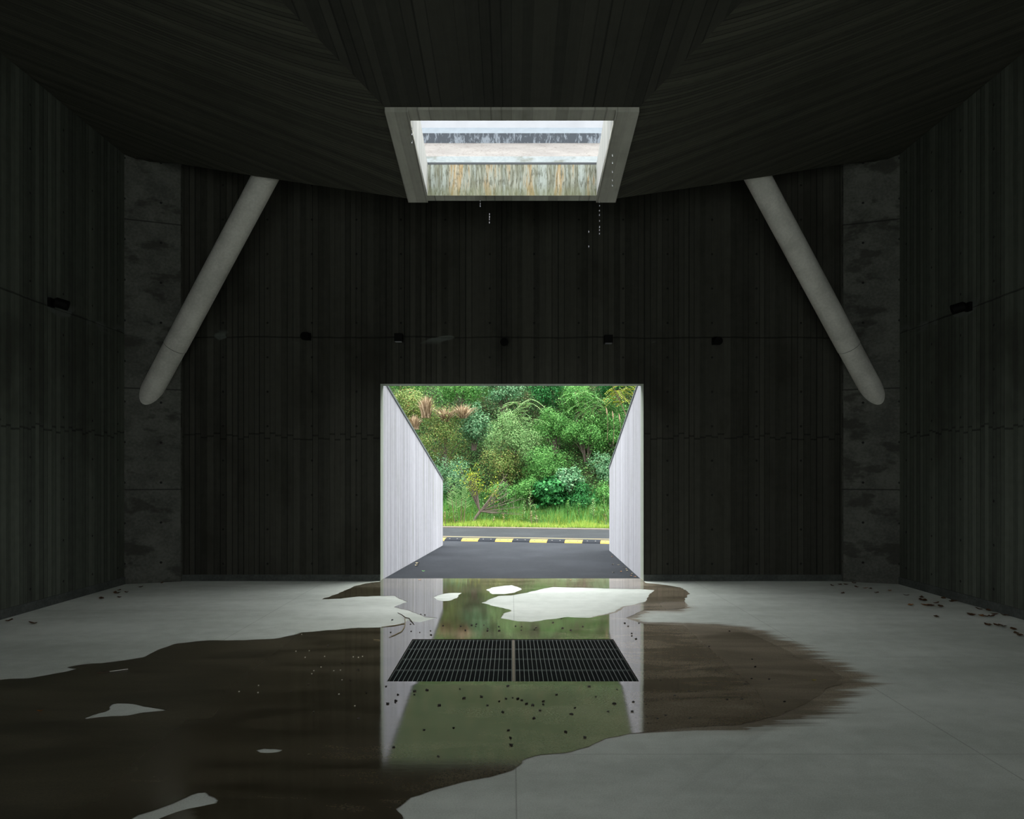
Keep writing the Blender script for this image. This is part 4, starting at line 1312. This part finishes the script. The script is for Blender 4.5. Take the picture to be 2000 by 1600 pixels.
x_, y_ = FL(814, 1105); put_leaf(x_, y_, 0.0, 0.08, 97, M['twig'], 'pale fallen leaf on the asphalt by the left wing wall, nearer one')
for k, (a, b) in enumerate(((1197, 1088), (1208, 1104), (1197, 1103), (1213, 1117), (1225, 1115), (1236, 1121), (1232, 1125), (1218, 1108), (1198, 1119), (1240, 1127), (1224, 1112))):
    x_, y_ = FL(a, b)
    put_leaf(min(x_, 1.80), y_, 0.0, 0.045, 100 + k, M['twig'] if k % 3 else M['orange'], ('orange' if k % 3 == 0 else 'pale') + ' leaf scrap on the asphalt beside the right wing wall',
             ('orange' if k % 3 == 0 else 'pale') + ' leaf scraps at the right wing wall')

# forked twig
tw = empty('fallen_twig', (FL(792, 1210)[0], FL(792, 1210)[1], 0.0))
o0 = Vector(tw.location)
def fpt(a, b, dz=0.006): x_, y_ = FL(a, b); return Vector((x_ - o0.x, y_ - o0.y, dz))
m = MB(); m.tube([fpt(777, 1201, 0.02), fpt(785, 1205, 0.02), fpt(792, 1209, 0.012), fpt(799, 1210, 0.012)], [0.004, 0.005, 0.006, 0.005], 6); m.tube([fpt(799, 1210, 0.012), fpt(804, 1215), fpt(809, 1221)], [0.005, 0.004, 0.002], 6); m.build('main_stem', M['twigd'], tw)
m = MB(); m.tube([fpt(791, 1208, 0.012), fpt(791.5, 1218), fpt(790, 1226), fpt(784, 1235), (fpt(770, 1242)), fpt(760, 1246)], [0.004, 0.004, 0.005, 0.005, 0.004, 0.002], 6)
m.tube([fpt(791, 1219), fpt(770, 1223), fpt(745, 1226)], [0.004, 0.004, 0.002], 6); m.build('side_shoot', M['twig'], tw)
tag(tw, 'forked dry twig lying in the puddle left of and behind the grates', 'twig')
m = MB(); a, b = FL(213, 1314), FL(250, 1309); m.tube([(a[0], a[1], 0.008), (b[0], b[1], 0.008)], [0.0035, 0.003], 6)
tag(m.build('pale_stick', M['grit']), 'short pale stick on the wet floor near the upper left edge of the puddle', 'stick')
m = MB(); a, b = FL(190, 1316), FL(214, 1315); m.tube([(a[0], a[1], 0.006), (b[0], b[1], 0.010)], [0.007, 0.005], 6)
tag(m.build('brown_stick', M['twigd']), 'short brown stick touching the pale stick on the wet floor', 'stick')
m = MB(); a, b = FL(730, 1251), FL(741, 1252); m.tube([(a[0], a[1], 0.006), (b[0], b[1], 0.006)], 0.006, 6)
tag(m.build('straw_piece', M['twig']), 'tiny pale straw piece in the puddle left of the grates', 'straw')

# seed pods
def pod_mesh():
    bm = bmesh.new(); bmesh.ops.create_icosphere(bm, subdivisions=1, radius=1.0)
    rr = random.Random(3)
    for v in bm.verts: v.co = v.co * rr.uniform(0.7, 1.35); v.co.z *= 0.6
    me = bpy.data.meshes.new('seed_pod'); bm.to_mesh(me); bm.free(); me.materials.append(M['pod']); return me
PODM = pod_mesh()
pods_front = [(754,1342),(777,1358),(773,1370),(757,1376),(772,1373),(834,1349),(810,1351),(809,1358),(906,1365),(940,1362),(975,1371),(988,1366),(1001,1364),(1011,1366),(898,1347),(1061,1371),
    (1087,1358),(1061,1377),(1041,1378),(1055,1389),(1164,1362),(1198,1375),(1201,1376),(1205,1348),(1188,1391),(1115,1396),(1117,1396),(982,1392),(952,1379),(858,1379),(828,1427),(886,1423),(993,1428),(997,1443),(998,1457),
    (1142,1442),(1105,1431),(1283,1368),(1284,1405),(1237,1372),(769,1461),(856,1479),(1043,1404),(1040,1379),(1019,1369),(1028,1376),(992,1341),(1151,1342),(1123,1384),(1235,1391)]
pods_back = [(921,1222),(930,1220),(929,1224),(945,1222),(909,1232),(953,1229),(974,1225),(952,1233),(975,1233),(1007,1224),(1018,1232),(1044,1231),(1047,1227),(1019,1225),(1096,1209),(1115,1232),(1099,1228),(1138,1225),(1080,1217),
    (803,1234),(763,1236),(820,1236),(841,1233),(822,1201),(830,1202),(842,1241),(802,1220),(1220,1218),(1227,1224),(1248,1218),(1234,1238),(1234,1243),(1242,1249),(766,1212),(865,1223),(900,1224)]
pods_right = [(1469,1289),(1468,1327),(1455,1337),(1420,1368),(1449,1367),(1347,1405),(1532,1372),(1300,1399),(1385,1264),(1502,1328),(1475,1304),(1318,1360),(1345,1352),(1425,1234),(1290,1330),(1398,1310)]
pods_left = [(715,1354),(700,1310),(684,1330),(640,1262),(668,1296),(602,1338),(568,1352),(612,1392),(700,1405)]
def pods(lst, lb, grp):
    for k, (a, b) in enumerate(lst):
        x_, y_ = FL(a, b); rr = random.Random(k * 31 + a)
        o = bpy.data.objects.new('seed_pod', PODM); COL.objects.link(o)
        s = rr.uniform(0.007, 0.012); o.scale = (s, s * rr.uniform(0.8, 1.3), s)
        o.location = (x_, y_, floor_h(y_) + FILM + s * 0.3); o.rotation_euler = (0, 0, rr.uniform(0, 6.28))
        third = ('towards the left' if a < 900 else 'in the middle' if a < 1090 else 'towards the right') if 'grates' in grp and ('front' in grp or 'behind' in grp) else ''
        depth = ('close by them' if b < 1372 else 'farther out') if 'front' in grp else ''
        tag(o, ' '.join((lb + ' ' + third + ' ' + depth).split()), 'seed pod', ' '.join((grp + ' ' + third + ' ' + depth).split()))
pods(pods_front, 'black seed pod in the puddle before the grates', 'seed pods in front of the grates')
pods(pods_back, 'black seed pod between the grates and the doorway', 'seed pods behind the grates')
pods(pods_right, 'tiny dark seed pod on the right-hand part of the puddle', 'seed pods right of the grates')
pods(pods_left, 'tiny dark seed pod on the wet floor left of the grates', 'seed pods left of the grates')
GRM = PODM.copy(); GRM.materials.clear(); GRM.materials.append(M['grit'])
for k, (a, b) in enumerate(((708,1283),(690,1284),(634,1283),(665,1310),(627,1304),(700,1285),(604,1272),(578,1273),(596,1285),(609,1317),(613,1311),(652,1311),(668,1329),(504,1354),(467,1352),(693,1380),(662,1357),(505,1340),(578,1238),(589,1240))):
    x_, y_ = FL(a, b)
    o = bpy.data.objects.new('pale_grit', GRM); COL.objects.link(o)
    o.scale = (0.005,) * 3; o.location = (x_, y_, floor_h(y_) + FILM + 0.002)
    tag(o, 'tiny pale speck of grit on the wet floor left of the grates', 'grit', 'pale grit left of the grates')

# falling drops below the skylight
tw_ = NT('water'); tw_.b.inputs['Transmission Weight'].default_value = 0.8; tw_.b.inputs['IOR'].default_value = 1.33
M['water'] = tw_.base((0.95, 0.97, 1.0), 0.02)
bm = bmesh.new(); bmesh.ops.create_uvsphere(bm, u_segments=10, v_segments=8, radius=1.0)
for v in bm.verts:
    if v.co.z > 0: v.co.x *= 1 - 0.6 * v.co.z; v.co.y *= 1 - 0.6 * v.co.z; v.co.z *= 1.9
DM = bpy.data.meshes.new('water_drop'); bm.to_mesh(DM); bm.free(); DM.materials.append(M['water'])
drops = [(938, [(384, 0), (392, 0), (398, 0), (403, 0)], 'under the left part of the skylight edge'), (956, [(419, 0), (424, 0), (429, 0), (435, 0)], 'left of the middle below the skylight'),
         (1037, [(381, 0), (385, 0)], 'just under the middle of the skylight edge'), (1171, [(395, 0), (402, 0), (412, 0), (420, 0), (432, 0), (444, 0), (450, 0), (457, 0)], 'below the right corner of the skylight'),
         (1150, [(453, 0), (482, 0)], 'lower, left of the column of drops on the right'), (1196, [(304, 0), (318, 0), (336, 0), (352, 0), (362, 0)], 'in front of the right skylight rim'),
         (805, [(252, 0), (262, 0), (278, 0)], 'at the left side of the skylight opening')]
for px, lst, lb in drops:
    for py, _ in lst:
        y_ = 8.56 if py > 379 else (7.0 if px > 1190 else 7.12)
        if px == 1171: y_ = 8.56
        p = P(px, py, y_)
        o = bpy.data.objects.new('water_drop', DM); COL.objects.link(o); o.location = p; o.scale = (0.0045, 0.0045, 0.009)
        tag(o, 'falling water drop ' + lb, 'water drop', 'falling drops ' + lb)
